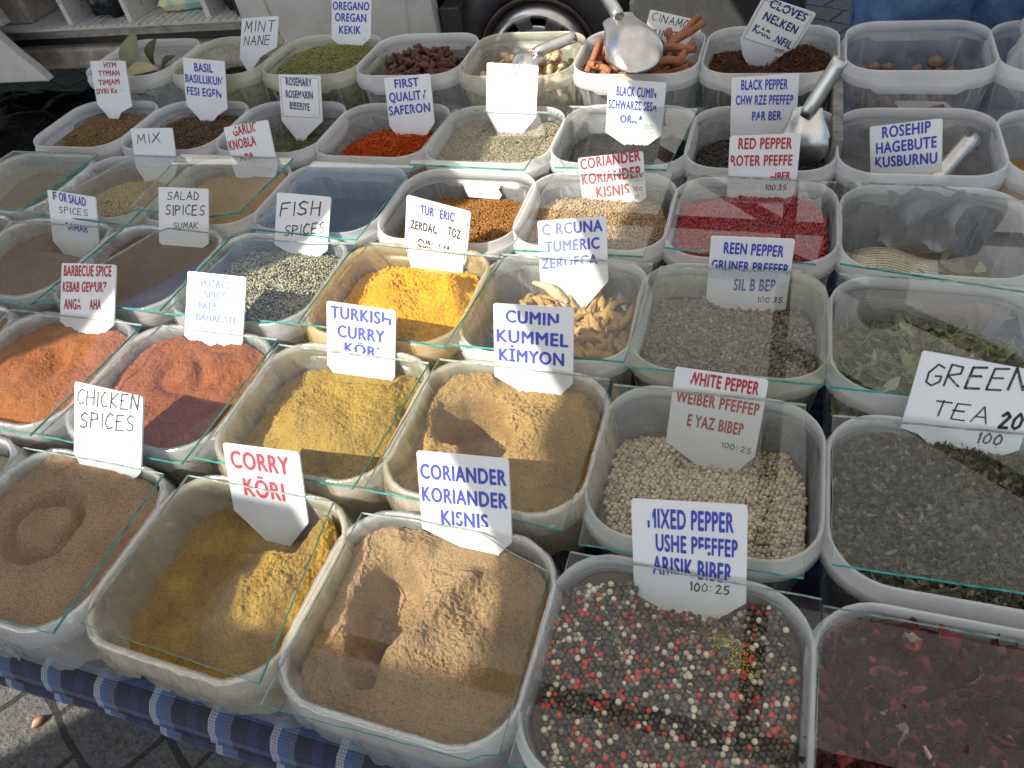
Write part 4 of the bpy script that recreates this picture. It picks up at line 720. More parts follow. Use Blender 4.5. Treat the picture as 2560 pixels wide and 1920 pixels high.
H((2,1), -.040, -.054, feats=[('p', .010, .030, .085, .062, -.15, .032, 10), ('g', .03, -.045, .05, .02, -.3, .014), ('g', .09, .03, .03, .05, 0, .014), ('p', .03, .045, .030, .018, 0, -.010, 6)], namp=.011, nsc=30, crumb=.013, top=0).powder(
  powder('turmeric powder', (.82, .42, .018), (.74, .335, .012)), 'bright orange turmeric powder in a crumbly mound', (120, 420))
H((2,-1), -.020, -.052, namp=.006, nsc=26, feats=[('g', -.02, .07, .09, .03, 0, .010)]).powder(powder('sumac', (.19, .13, .09), (.14, .095, .07), (.06, .04, .035)), 'dark grey brown sumac sloping to the front')
H((2,-2), -.030, -.040, dome=.008, namp=.006, nsc=26).powder(powder('salad spice', (.22, .155, .11), (.17, .115, .08), (.30, .22, .15)), 'grey brown salad spice powder under glass')
H((3,-1), -.026, -.046, dome=.004, tilt=.010, namp=.007, nsc=22, feats=[('g', -.05, 0, .05, .08, .2, -.014)]).powder(powder('garlic powder', (.46, .31, .165), (.40, .255, .125)), 'sandy garlic powder sloping down to the left')
H((3,-3), -.05, -.07, namp=.006, nsc=24).powder(powder('grey powder', (.30, .27, .19), (.25, .22, .15)), 'grey green powder seen dimly through glass at the left')
H((3,0), -.075, -.085, namp=.004, nsc=24).powder(powder('dark spice', (.05, .045, .045), (.07, .06, .055)), 'dark spice lying low under the pane that mirrors blue sky')
H((2,-3), -.02, -.03, namp=.006, nsc=26).powder(powder('rust spice', (.30, .12, .05), (.24, .09, .04)), 'rust coloured spice powder at the left frame edge, third row')
H((1,-2), -.02, -.03, namp=.006, nsc=26).powder(powder('brown spice', (.26, .12, .06), (.20, .09, .045)), 'brown spice powder at the left frame edge, second row')
H((0,-1), -.03, -.04, namp=.006, nsc=26).powder(powder('pale spice', (.45, .38, .28), (.40, .33, .24)), 'pale spice powder at the left frame edge, front row')
H((4,5), -.09, -.10, namp=.006, nsc=26).powder(powder('yellow spice', (.40, .24, .06), (.34, .2, .05)), 'yellow spice powder at the right frame edge')
# --- corns and seeds
hp = H((0,3), -.018, -.030, dome=.004, namp=.006, nsc=22)
peppercorns((0,3), .0031, [(.44, (.060, .050, .044)), (.24, (.11, .095, .072)), (.14, (.56, .48, .35)), (.11, (.48, .05, .035)), (.07, (.20, .19, .11))], 'mixed black, white and red peppercorns', hp, .55, .5)
peppercorns((1,3), .0031, [(.8, (.46, .37, .255)), (.2, (.36, .265, .17))], 'pale white peppercorns', H((1,3), -.076, -.044, dome=.008, feats=[('g', .0, .05, .05, .03, 0, -.006)], namp=.006, nsc=22), .6, .3)
peppercorns((2,3), .0031, [(.6, (.155, .135, .095)), (.3, (.115, .10, .075)), (.1, (.24, .21, .13))], 'grey green peppercorns under glass', H((2,3), -.054, -.044, dome=.010, namp=.006, nsc=22), .65, .6)
peppercorns((3,3), .0031, [(.75, (.32, .022, .028)), (.25, (.22, .014, .02))], 'glossy red peppercorns', H((3,3), -.032, -.042, dome=.008, namp=.006, nsc=22), .35, .25, cat='peppercorns')
peppercorns((3,2), .0023, [(.7, (.40, .27, .15)), (.3, (.32, .20, .105))], 'round tan coriander seeds', H((3,2), -.046, -.056, dome=.020, namp=.006, nsc=22), .6, .4, cat='seeds')
peppercorns((4,3), .0031, [(.8, (.028, .022, .020)), (.2, (.05, .038, .03))], 'small black peppercorns low in the tub', H((4,3), -.060, -.075, dome=.008, namp=.006, nsc=22, feats=[('g', .05, .05, .05, .05, 0, -.02)]), .5, .6)
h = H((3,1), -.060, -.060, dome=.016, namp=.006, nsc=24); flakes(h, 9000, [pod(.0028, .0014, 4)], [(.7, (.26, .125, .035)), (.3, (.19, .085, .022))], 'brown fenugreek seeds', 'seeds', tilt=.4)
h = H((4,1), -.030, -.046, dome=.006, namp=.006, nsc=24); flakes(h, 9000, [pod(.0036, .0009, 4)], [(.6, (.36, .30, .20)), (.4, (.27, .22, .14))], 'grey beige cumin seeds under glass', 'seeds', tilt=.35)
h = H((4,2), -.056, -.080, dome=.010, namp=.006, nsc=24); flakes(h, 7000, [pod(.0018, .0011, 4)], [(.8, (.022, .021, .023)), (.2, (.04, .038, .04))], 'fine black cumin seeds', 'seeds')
# --- flakes and leaves
h = H((4,-3), -.034, -.052, dome=.012, namp=.004); flakes(h, 9000, [flake(.0034, .0010, .0008)], [(.5, (.30, .19, .085)), (.35, (.22, .135, .06)), (.15, (.40, .29, .15))], 'brown thyme flakes')
h = H((4,-2), -.036, -.052, dome=.012, namp=.004); flakes(h, 9000, [flake(.0034, .0011, .0009)], [(.5, (.16, .10, .055)), (.35, (.10, .062, .035)), (.15, (.26, .18, .11))], 'dark brown basil flakes')
h = H((4,-1), -.082, -.082, dome=.018, namp=.004); flakes(h, 5000, [thread(.0085, .0007, .08)], [(.5, (.15, .165, .075)), (.3, (.10, .115, .05)), (.2, (.24, .25, .13))], 'grey green rosemary needles', tilt=.3)
h = H((4,0), -.070, -.076, dome=.030, namp=.004, feats=[('g', .03, .0, .06, .06, 0, .010)]); flakes(h, 6500, [thread(.0085, .0007, .25), thread(.008, .0008, -.35), thread(.006, .0008, .5)], [(.6, (.48, .070, .010)), (.25, (.34, .035, .008)), (.15, (.60, .16, .02))], 'orange red saffron threads', 'spice', tilt=.4, lift=.004)
h = H((5,-1), -.028, -.040, dome=.022, namp=.004); flakes(h, 10000, [flake(.0030, .0013, .0009)], [(.5, (.24, .25, .085)), (.35, (.17, .18, .055)), (.15, (.34, .34, .14))], 'heaped green oregano flakes')
h = H((5,-2), -.075, -.095, dome=.0, namp=.006); flakes(h, 6000, [flake(.0030, .0014, .0009)], [(.6, (.06, .065, .025)), (.4, (.035, .04, .018))], 'a low layer of dark mint flakes')
h = H((2,0), -.032, -.050, dome=.018, namp=.004, feats=[('g', .06, .07, .06, .04, 0, .008)]); flakes(h, 11000, [flake(.0026, .0014, .0009)], [(.5, (.50, .45, .29)), (.22, (.38, .33, .19)), (.28, (.09, .085, .06))], 'pale flaky fish spice speckled with dark bits', 'spice')
h = H((3,-2), -.066, -.066, dome=.040, namp=.004, feats=[('g', .02, -.05, .08, .04, 0, .006)]); flakes(h, 8000, [flake(.0042, .0020, .0009)], [(.6, (.55, .43, .20)), (.25, (.46, .33, .16)), (.15, (.40, .25, .14))], 'yellow garlic mix of flakes and powder', 'spice')
cl = [curl(.0075, .0030, 2.6, .5), curl(.009, .0024, 1.6, .7), curl(.006, .0034, 3.2, .3)]
h = H((1,4), -.030, -.026, dome=.014, namp=.004); flakes(h, 5200, cl, [(.5, (.125, .120, .090)), (.35, (.085, .082, .06)), (.15, (.19, .18, .13))], 'dark grey curls of green tea', 'tea', tilt=.6, lift=.005, roll=2.0)
hl = [curl(.024, .011, 2.4, .7), curl(.028, .009, 1.3, 1.0), curl(.018, .012, 3.0, .5), curl(.030, .004, 2.0, 1.2), curl(.013, .006, 2.5, .8)]
h = H((0,4), -.045, -.040, dome=.012, namp=.006); flakes(h, 2000, hl, [(.5, (.048, .010, .016)), (.28, (.11, .018, .026)), (.18, (.27, .050, .055)), (.03, (.55, .38, .30))], 'dark red dried hibiscus petals', 'tea', tilt=.7, lift=.014, roll=2.4, rough=.30)
gl_ = [curl(.024, .0075, 1.6, .45), curl(.028, .006, .9, .7), curl(.018, .009, 2.2, .3), thread(.030, .0008, .2)]
h = H((2,4), -.096, -.070, dome=.018, namp=.008); flakes(h, 1100, gl_, [(.45, (.185, .205, .105)), (.3, (.27, .285, .165)), (.15, (.11, .125, .055)), (.1, (.26, .20, .09))], 'crumpled dried green leaves', 'herb', tilt=.5, lift=.016, roll=1.4)
cv = [pod(.0055, .0011, 5), flake(.004, .0016, .0014)]
h = H((5,3), -.052, -.034, dome=.010, namp=.006, feats=[('g', -.016, .02, .05, .035, 0, -.022), ('g', -.07, .02, .04, .05, 0, .012), ('g', .06, .04, .04, .05, 0, .022)]); flakes(h, 6500, cv, [(.6, (.045, .022, .014)), (.3, (.075, .034, .018)), (.1, (.13, .06, .03))], 'dark brown cloves', 'spice', tilt=.6, lift=.004)
h = H((3,4), -.115, -.105, namp=.004); flakes(h, 80, gl_, [(.5, (.30, .27, .15)), (.5, (.20, .18, .09))], 'a few loose dry leaves on newspaper', 'herb', tilt=.25, lift=.006)
# ------------------------------------------------------------------ whole pieces
def lumpy(l, r, bend, seed, rings=9, k=9, knob=.18, ends=.45, ridges=0):
    """an irregular root: bent tapering tube with knobs"""
    rs = np.random.RandomState(seed); v = []; f = []
    ph = rs.uniform(0, 6, 4)
    for i in range(rings+1):
        t = i/rings; x = (t-.5)*2*l; env = max(ends*.35, math.sin(math.pi*min(max(t, .045), .955))**ends)
        cy = bend*l*(1-(2*t-1)**2)+.10*r*math.sin(5*t+ph[0]); cz = .12*r*math.sin(4*t+ph[1])
        for j in range(k):
            a = 2*math.pi*j/k
            q = r*env*(1+knob*math.sin(2*a+6*t+ph[2])+knob*.8*math.sin(3*a-9*t+ph[3])+(ridges*math.sin(t*42)))
            v.append((x, cy+q*math.cos(a), cz+q*math.sin(a)))
    for i in range(rings):
        for j in range(k): f.append((i*k+j, i*k+(j+1) % k, (i+1)*k+(j+1) % k, (i+1)*k+j))
    f += [tuple(reversed(range(k))), tuple(rings*k+j for j in range(k))]
    return v, f
def cinn(l, r, seed):
    rs = random.Random(seed); prof = []
    n = 26; turns = 1.7
    for s in (1, -1): pass
    for i in range(n+1):
        a = i/n*turns*2*math.pi; q = r*(.45+.55*i/n); prof.append((q*math.cos(a), q*math.sin(a), a))
    pr = [(x, y) for x, y, a in prof]+[(x*(1-.13), y*(1-.13)) for x, y, a in reversed(prof)]
    m = len(pr); v = []; f = []
    xs = np.linspace(-l, l, 7)
    for i, x in enumerate(xs):
        w1 = .0015*math.sin(i*1.3+seed); w2 = .0012*math.cos(i*1.7+seed)
        for (a, b) in pr: v.append((x+rs.uniform(-.0008, .0008)*(i in (0, 6)), a+w1, b+w2))
    for i in range(len(xs)-1):
        for j in range(m): f.append((i*m+j, i*m+(j+1) % m, (i+1)*m+(j+1) % m, (i+1)*m+j))
    h = n+1
    for base, flip in ((0, True), ((len(xs)-1)*m, False)):
        for j in range(n):
            q = (base+j, base+j+1, base+m-2-j, base+m-1-j); f.append(tuple(reversed(q)) if flip else q)
    return v, f
def leafmesh(l, w_, bend, fold):
    v = []; f = []; S = 14
    for i in range(S+1):
        t = i/S; ww = w_*(math.sin(math.pi*min(.995, max(.005, t)))**.75)*(1-.15*t)+.0006
        x = (t-.5)*2*l*math.cos(bend*(t-.5)*.6); z = -bend*l*(t-.5)**2
        for q in (-1, -.5, 0, .5, 1): v.append((x, q*ww, z+abs(q)**1.3*fold*ww+.0015*math.sin(9*t+3*q)))
    for i in range(S):
        for q in range(4): a = i*5+q; f.append((a, a+1, a+6, a+5))
    n = len(v); v += [(x, y, z-.0006) for x, y, z in v]; f += [tuple(reversed([j+n for j in q])) for q in f]
    return v, f
def pieces(key, name, label, cat, group, meshes, spots):
    bx, by, bz, ba = TUBS[key]
    for i, (x, y, z, yaw, tilt, roll, s, k) in enumerate(spots):
        o = bpy.data.objects.new(name, meshes[k % len(meshes)]); COL.objects.link(o)
        o.location = (bx+x, by+y, bz+z); o.rotation_euler = (Matrix.Rotation(yaw, 3, 'Z') @ Matrix.Rotation(tilt, 3, 'Y') @ Matrix.Rotation(roll, 3, 'X')).to_euler(); o.scale = (s, s, s)
        tag(o, label, cat, group)
def strew(n, hw, hd, zf, rs, dmin, tilt=.25, smin=.85, smax=1.15):
    out = []; tries = 0
    while len(out) < n and tries < 6000:
        tries += 1
        x = rs.uniform(-hw, hw); y = rs.uniform(-hd, hd)
        cx = max(abs(x)-(hw-.045), 0); cy = max(abs(y)-(hd-.045), 0)
        if math.hypot(cx, cy) > .045: continue
        z = zf(x, y, len(out)/n)
        if any((x-q[0])**2+(y-q[1])**2+((z-q[2])*1.5)**2 < dmin*dmin for q in out): continue
        out.append((x, y, z, rs.uniform(0, 6.28), rs.normal(0, tilt), rs.uniform(0, 6.28), rs.uniform(smin, smax), int(rs.randint(0, 99))))
    return out
def pm(name, mat, lst):
    r = []
    for v, f in lst:
        me = meshdata(name, v, f, [mat], True); fixn(me); me.polygons.foreach_set('use_smooth', [True]*len(me.polygons)); r.append(me)
    return r
m_root = plain('turmeric root skin', (.47, .29, .095), .8, col2=(.30, .165, .055), scale=70, bump=.6, bscale=160)
roots = pm('turmeric_root', m_root, [lumpy(.024, .0066, .18, 1, 11), lumpy(.020, .0072, -.1, 2, 11), lumpy(.029, .0062, .3, 3, 12), lumpy(.016, .0076, 0, 4), lumpy(.026, .0068, -.25, 5, 12)])
rs = np.random.RandomState(5)
dome = lambda x, y, t: -.094+.030*t+.016*(1-(x/.115)**2-(y/.1)**2*.5)+rs.uniform(-.004, .004)
pieces((2,2), 'turmeric_root', 'knobbly tan turmeric root lying in the tub behind the CUMIN sign', 'root', 'turmeric roots in the tub', roots, strew(210, .100, .088, dome, rs, .0108, .3))
pieces((2,2), 'turmeric_root', 'long pale turmeric root lying on top under the CURCUNA sign', 'root', None, pm('turmeric_root', plain('pale root skin', (.60, .46, .28), .8, col2=(.42, .28, .14), scale=60, bump=.6, bscale=160), [lumpy(.036, .0085, .12, 11, 14)]), [(-.030, .072, -.042, -.45, .12, .4, 1.0, 0)])
m_cin = plain('cinnamon bark', (.30, .115, .048), .75, col2=(.21, .075, .03), scale=50, bump=.4, bscale=120)
cins = pm('cinnamon_stick', m_cin, [cinn(.042, .0085, 1), cinn(.050, .0075, 2), cinn(.036, .0095, 3), cinn(.046, .0085, 4)])
rs = np.random.RandomState(8)
sp = strew(64, .084, .074, lambda x, y, t: -.060+.050*t+rs.uniform(-.004, .004), rs, .0145, .32)
pieces((5,2), 'cinnamon_stick', 'rolled reddish brown cinnamon stick in the tub with the upturned scoop', 'cinnamon stick', 'cinnamon sticks in the tub', cins, sp)
pieces((5,2), 'cinnamon_stick', 'rolled reddish brown cinnamon stick in the tub with the upturned scoop', 'cinnamon stick', 'cinnamon sticks in the tub', cins,
  [(.080, .030, .012, .55, -.35, 0, 1.1, 1), (.085, .045, .020, .75, -.45, 1, 1.0, 0), (.070, .00, .004, -.35, -.10, 2, 1.1, 3), (.060, -.045, -.004, .1, .05, 1, 1, 2), (-.098, -.01, -.008, 1.3, -.55, 0, 1, 0), (-.080, .02, -.004, 1.1, -.6, 2, 1, 3), (-.075, -.05, -.014, -.5, .1, 1, .9, 2), (.095, -.02, .0, 1.2, -.3, 0, .9, 2)])
m_gal = plain('galangal skin', (.15, .055, .03), .8, col2=(.07, .027, .018), scale=80, bump=.6, bscale=200)
gals = pm('galangal_piece', m_gal, [lumpy(.015, .0068, .3, 21, 12, 9, .25, .4, .10), lumpy(.012, .0072, -.3, 22, 12, 9, .3, .4, .12), lumpy(.018, .0058, .5, 23, 12, 9, .25, .5, .10), lumpy(.009, .0075, 0, 24, 10, 9, .3, .4, .1)])
rs = np.random.RandomState(9)
pieces((5,0), 'galangal_piece', 'dark reddish brown knobbly galangal piece in the tub behind the FIRST QUALITY sign', 'root', 'galangal pieces in the tub', gals, strew(150, .092, .078, lambda x, y, t: -.062+.036*t+.020*(1-(x/.1)**2-(y/.09)**2)+rs.uniform(-.004, .006), rs, .0105, .6))
m_nut = plain('pale root skin two', (.60, .44, .29), .7, col2=(.46, .30, .18), scale=50, bump=.4, bscale=120)
nuts = pm('pale_root', m_nut, [lumpy(.014, .0085, .15, 31, 9, 9, .15, .42), lumpy(.018, .0080, .25, 32, 9, 9, .2, .42), lumpy(.012, .0092, 0, 33, 9, 9, .18, .42)])
rs = np.random.RandomState(10)
pieces((5,1), 'pale_root', 'pale beige rounded root in the tub with a half buried scoop', 'root', 'pale roots in the tub', nuts, strew(75, .092, .078, lambda x, y, t: -.078+.036*t+.012*(1-(x/.1)**2)+rs.uniform(-.004, .006), rs, .016, .5))
m_nm = plain('nutmeg shell', (.20, .125, .085), .7, col2=(.13, .075, .05), scale=60, bump=.5, bscale=160)
nms = pm('nutmeg', m_nm, [lumpy(.0125, .0105, 0, 41, 8, 9, .03, .5), lumpy(.0135, .0100, 0, 42, 8, 9, .04, .5)])
rs = np.random.RandomState(12)
pieces((5,4), 'nutmeg', 'brown oval nutmeg in the half empty clear tub', 'nutmeg', 'nutmegs in the tub', nms, strew(115, .086, .073, lambda x, y, t: -.172+.088*t*(.75+.5*abs(x)/.09)+max(0, -y)*.20*t+rs.uniform(-.003, .003), rs, .0185, .4))
pieces((5,4), 'nutmeg', 'brown oval nutmeg in the half empty clear tub', 'nutmeg', 'nutmegs in the tub', nms, [(.052, .068, -.066, .2, 0, 0, 1.3, 0), (.080, .06, -.078, 1, 0, 1, 1, 1), (-.062, .065, -.074, .5, 0, 0, 1.1, 0), (-.085, .062, -.078, 2, 0, 0, 1, 1), (-.035, .07, -.077, .3, 0, 0, 1, 0), (.02, .07, -.080, .9, 0, 0, 1, 1)])
m_bay = plain('bay leaf', (.24, .235, .115), .6, col2=(.17, .17, .075), scale=30, bump=.3, bscale=60)
m_bay2 = plain('dark bay leaf', (.075, .072, .022), .6, col2=(.05, .05, .016), scale=30, bump=.3, bscale=60)
m_bay3 = plain('pale bay leaf', (.42, .36, .20), .6, col2=(.34, .28, .15), scale=30, bump=.3, bscale=60)
bays = pm('bay_leaf', m_bay, [leafmesh(.055, .030, .8, .35), leafmesh(.045, .026, .5, .5)])
rs = np.random.RandomState(14)
pieces((5,-3), 'bay_leaf', 'dull green bay leaf lying low in the grey tub behind the HYM sign', 'bay leaf', 'bay leaves in the tub', bays, strew(12, .05, .045, lambda x, y, t: -.085+.03*t, rs, .014, .25))
pieces((5,-3), 'bay_leaf', 'large olive bay leaf standing on edge beside the HYM sign', 'bay leaf', None, bays, [(-.045, .01, -.005, 1.1, -1.15, .45, 1.15, 0)])
pieces((5,-3), 'bay_leaf', 'dark curled bay leaf sticking up in the middle of its tub', 'bay leaf', None, pm('bay_leaf', m_bay2, [leafmesh(.036, .017, 1.2, .5)]), [(.016, .02, .004, .9, -1.05, .5, 1, 0)])
pieces((5,-3), 'bay_leaf', 'pale yellowish bay leaf lying across the front of its tub', 'bay leaf', None, pm('bay_leaf', m_bay3, [leafmesh(.055, .028, .5, .3)]), [(.0, -.04, -.022, .35, -.1, .25, 1, 0)])
pieces((5,-3), 'bay_leaf', 'small brown green bay leaf at the right end of its tub', 'bay leaf', None, pm('bay_leaf', m_bay2, [leafmesh(.028, .015, .6, .3)]), [(.060, .01, -.018, .6, -.5, .3, 1, 0)])

# ------------------------------------------------------------------ signs
FONT_CACHE = {}
def text_mesh(s, bold=.040):
    if s in FONT_CACHE: return FONT_CACHE[s]
    cu = bpy.data.curves.new('t', 'FONT'); cu.body = s; cu.size = 1; cu.space_character = 1.10; cu.resolution_u = 4
    o = bpy.data.objects.new('t', cu); COL.objects.link(o); dg = bpy.context.evaluated_depsgraph_get(); dg.update()
    me = bpy.data.meshes.new_from_object(o.evaluated_get(dg))
    v = np.array([q.co[:] for q in me.vertices]); f = [tuple(p.vertices) for p in me.polygons]
    bpy.data.objects.remove(o); bpy.data.curves.remove(cu); bpy.data.meshes.remove(me)
    # heavier strokes: the outline printed five times, a hair apart
    vs = []; fs = []
    for k, (dx, dy) in enumerate(((0, 0), (bold, 0), (-bold, 0), (0, bold*.7), (0, -bold*.7))):
        fs += [tuple(i+len(v)*k for i in q) for q in f]; w_ = v.copy(); w_[:, 0] += dx; w_[:, 1] += dy; w_[:, 2] = k*.1; vs.append(w_)
    v = np.concatenate(vs); f = fs
    FONT_CACHE[s] = (v, f); return v, f
CAPH = text_mesh('H')[0][:, 1].max()
GLY = {'A': [[(0, 0), (.5, 1), (1, 0)], [(.2, .38), (.8, .4)]], 'B': [[(0, 0), (0, 1), (.7, .85), (.6, .55), (0, .5)], [(.6, .55), (.9, .25), (0, 0)]], 'C': [[(.95, .9), (.5, 1), (.08, .65), (.05, .3), (.4, 0), (.95, .1)]], 'D': [[(0, 0), (0, 1), (.7, .8), (.95, .45), (.6, .05), (0, 0)]], 'E': [[(.9, 1), (.05, .97), (0, 0), (.9, .02)], [(0, .5), (.75, .52)]], 'F': [[(.95, 1), (.05, .95), (0, 0)], [(0, .5), (.7, .55)]], 'G': [[(.95, .85), (.5, 1), (.05, .6), (.1, .15), (.5, 0), (.95, .2), (.95, .45), (.55, .45)]], 'H': [[(0, 0), (.03, 1)], [(.95, 0), (.93, 1)], [(0, .48), (.95, .52)]], 'I': [[(.5, 0), (.5, 1)]], 'K': [[(0, 0), (.05, 1)], [(.95, 1), (.05, .42), (.95, 0)]], 'L': [[(.05, 1), (0, 0), (.85, .03)]], 'M': [[(0, 0), (.12, 1), (.5, .3), (.9, 1), (1, 0)]], 'N': [[(0, 0), (.05, 1), (.9, .02), (.97, 1)]], 'O': [[(.5, 1), (.05, .6), (.1, .15), (.5, 0), (.9, .2), (.95, .65), (.5, 1)]], 'P': [[(0, 0), (.03, 1), (.8, .9), (.85, .6), (.03, .48)]], 'R': [[(0, 0), (.03, 1), (.8, .9), (.8, .6), (.03, .48), (.95, 0)]], 'S': [[(.95, .88), (.5, 1), (.08, .78), (.3, .52), (.8, .42), (.9, .15), (.45, 0), (0, .12)]], 'T': [[(.5, 0), (.5, .98)], [(0, .98), (1, 1)]], 'U': [[(.03, 1), (.05, .2), (.4, 0), (.85, .15), (.95, 1)]], 'X': [[(0, 0), (.95, 1)], [(.05, 1), (.95, 0)]], 'Z': [[(.05, .97), (.95, 1), (.05, .02), (.98, 0)]],
 '0': [[(.5, 1), (.08, .6), (.12, .15), (.5, 0), (.88, .2), (.92, .65), (.5, 1)]], '1': [[(.25, .75), (.55, 1), (.55, 0)]], '2': [[(.08, .78), (.45, 1), (.85, .75), (.1, .02), (.95, .02)]], '3': [[(.1, .9), (.6, 1), (.75, .7), (.35, .52), (.85, .3), (.5, 0), (.05, .1)]], '5': [[(.85, 1), (.2, .97), (.15, .55), (.7, .55), (.85, .25), (.5, 0), (.05, .08)]], '7': [[(.05, .97), (.9, 1), (.4, 0)]], ':': [[(.45, .2), (.5, .25)], [(.45, .7), (.5, .75)]], ' ': []}
def stroke(mv, mf, pts, wd):
    pts = [Vector((p[0], p[1])) for p in pts]
    for a, b in zip(pts[:-1], pts[1:]):
        d = (b-a); L = d.length
        if L < 1e-6: continue
        d /= L; n = Vector((-d.y, d.x))*wd/2; e = d*wd*.35
        i = len(mv); A = a-e; B = b+e; h = wd*.0
        mv += [(A.x+n.x*.6, A.y+n.y*.6), (A.x+e.x*.6+n.x, A.y+e.y*.6+n.y), (B.x-e.x*.6+n.x, B.y-e.y*.6+n.y), (B.x+n.x*.6, B.y+n.y*.6), (B.x-n.x*.6, B.y-n.y*.6), (B.x-e.x*.6-n.x, B.y-e.y*.6-n.y), (A.x+e.x*.6-n.x, A.y+e.y*.6-n.y), (A.x-n.x*.6, A.y-n.y*.6)]
        mf.append(tuple(i+k for k in range(8))[::-1])
def hand(txt, u0, v0, u1, v1, h, wd, seed):
    r = random.Random(seed); mv = []; mf = []; n = len(txt)
    adv = [(.45 if c in 'I1:' else .35 if c == ' ' else 1) for c in txt]; tot = sum(adv); x = 0
    L = u1-u0
    for c, a in zip(txt, adv):
        cw = L*a/tot
        for g in GLY.get(c, []):
            P = []
            jx = r.uniform(-.05, .05); jy = r.uniform(-.05, .05)
            for (gx, gy) in g:
                t = (x+cw*(.08+.74*gx))/L
                P.append((u0+x+cw*(.08+.74*gx+jx+.08*(gy-.5)), v0+(v1-v0)*t+h*(gy+jy)))
            stroke(mv, mf, P, wd*r.uniform(.8, 1.15))
        x += cw
    return mv, mf
def cutmesh(v, f, rects):
    """worn away corners of letters"""
    bm = bmesh.new(); vs = [bm.verts.new((p[0], p[1], p[2])) for p in v]
    for q in f:
        try: bm.faces.new([vs[i] for i in q])
        except ValueError: pass
    for (x0, x1, y0, y1) in rects:
        for co, no in (((x0, 0, 0), (1, 0, 0)), ((x1, 0, 0), (1, 0, 0)), ((0, y0, 0), (0, 1, 0)), ((0, y1, 0), (0, 1, 0))):
            bmesh.ops.bisect_plane(bm, geom=bm.verts[:]+bm.edges[:]+bm.faces[:], plane_co=co, plane_no=no)
        kill = [q for q in bm.faces if x0 < q.calc_center_median().x < x1 and y0 < q.calc_center_median().y < y1]
        bmesh.ops.delete(bm, geom=kill, context='FACES')
    bm.verts.ensure_lookup_table(); bm.verts.index_update()
    V = [(p.co.x, p.co.y, p.co.z) for p in bm.verts]; Fq = [tuple(p.index for p in q.verts) for q in bm.faces]; bm.free(); return V, Fq
# worn spots per text: fractions of the text box (x0,x1,y0,y1)
WORN = {'HYM': [], 'SIVRI KE': [(.9, 1.05, .62, 1.1)], 'BASILLIKUN': [(.965, 1.1, -.1, .65)], 'FESI EGEN': [(.72, .86, -.1, .18), (.93, 1.1, .55, 1.1)], 'QUALITY': [(.86, .94, .5, 1.1), (.93, 1.1, -.1, .2)], 'SAFERON': [(.42, .56, .4, .52)], 'BLACK CUMIN': [(.93, 1.1, .5, 1.1)], 'SCHWARZE SESA': [(.93, 1.1, .62, 1.1), (.6, .8, .4, .52)], 'ORKA': [(.5, .75, .3, 1.1), (.75, 1.1, -.1, .5)], 'BIBER': [(-.05, .2, .5, 1.1)], 'ROTER PFEFFE': [(-.05, .05, -.1, .35)], 'PAR BER': [(.18, .3, -.1, .3)], 'CHW RZE PFEFFER': [(.94, 1.1, -.1, .4)], 'TURKISH': [(.93, 1.1, .55, 1.1), (.86, .93, -.1, .2)], 'CURRY': [], 'KÖRI': [(.87, 1.1, -.1, .8), (.0, .87, -.1, .14)], 'CUMIN': [(.93, 1.1, -.1, .25), (.88, .95, .7, 1.1)], 'KISNIS': [(.85, 1.1, -.1, .12), (.35, .5, .4, .5)], 'KORIANDER': [], 'WHITE PEPPER': [(-.05, .05, .3, 1.1)], 'WEIBER PFEFFER': [(.95, 1.1, -.1, .4)], 'E YAZ BIBER': [(.93, 1.1, -.1, .5)], 'MIXED PEPPER': [(-.05, .06, .35, 1.1)], 'RUSHE PFEFFER': [(-.05, .075, -.1, 1.2), (.55, .66, -.1, .3), (.95, 1.1, -.1, .4)], 'ARISIK BIBER': [(.95, 1.1, -.1, .3), (.2, .5, -.1, .1)], 'C RCUNA': [(.98, 1.1, .6, 1.1)], 'ZERDECA': [(.3, .9, -.1, .12)], 'GRUNER PREFFER': [(.2, .95, -.1, .14), (-.05, .06, .0, .4)], 'SIL B BEP': [(.9, 1.1, -.1, .3)], 'KEBAB GEWURZ': [(.68, .74, -.1, .5), (.93, 1.1, -.1, .4)], 'ANGA': [(.8, .95, .4, .7)], 'AHA': [(.9, 1.1, .5, 1.1)], 'POTATO': [(.8, 1.0, .3, .6)], 'SPICE': [(.62, .8, .2, .5), (.85, 1.1, -.1, .5)], 'PATA': [(.75, .95, -.1, .4)], 'BAHARATI': [(.6, .78, .3, .6)], 'TURMERIC': [(.42, .55, -.1, .8)], 'ZERDAC': [(.92, 1.1, .3, 1.1)], 'CURCUMA': [(.0, 1.1, .32, .5), (.45, .6, -.1, 1.1), (.7, .8, .5, 1.1)], 'CLOVES': [(.2, .45, .4, .55)], 'NELKEN': [(.35, .5, .3, .5)], 'KARANFIL': [(.05, .45, .35, .65), (.45, .58, .1, 1.1)], 'GARLIC': [(-.05, .12, .55, 1.1), (.92, 1.1, -.1, .3)], 'KNOBLA': [], 'APA': [(-.05, .3, .5, 1.1), (.0, 1.1, .15, .3)], 'BAHAR': [(-.05, .1, -.1, .8)], 'KUSBURNU': [(-.05, .05, -.1, .2)], 'F': [], 'ROSEMARIN': [(.55, .62, .0, .5)], 'BIBERIYE': [(.1, .6, .25, .38)]}
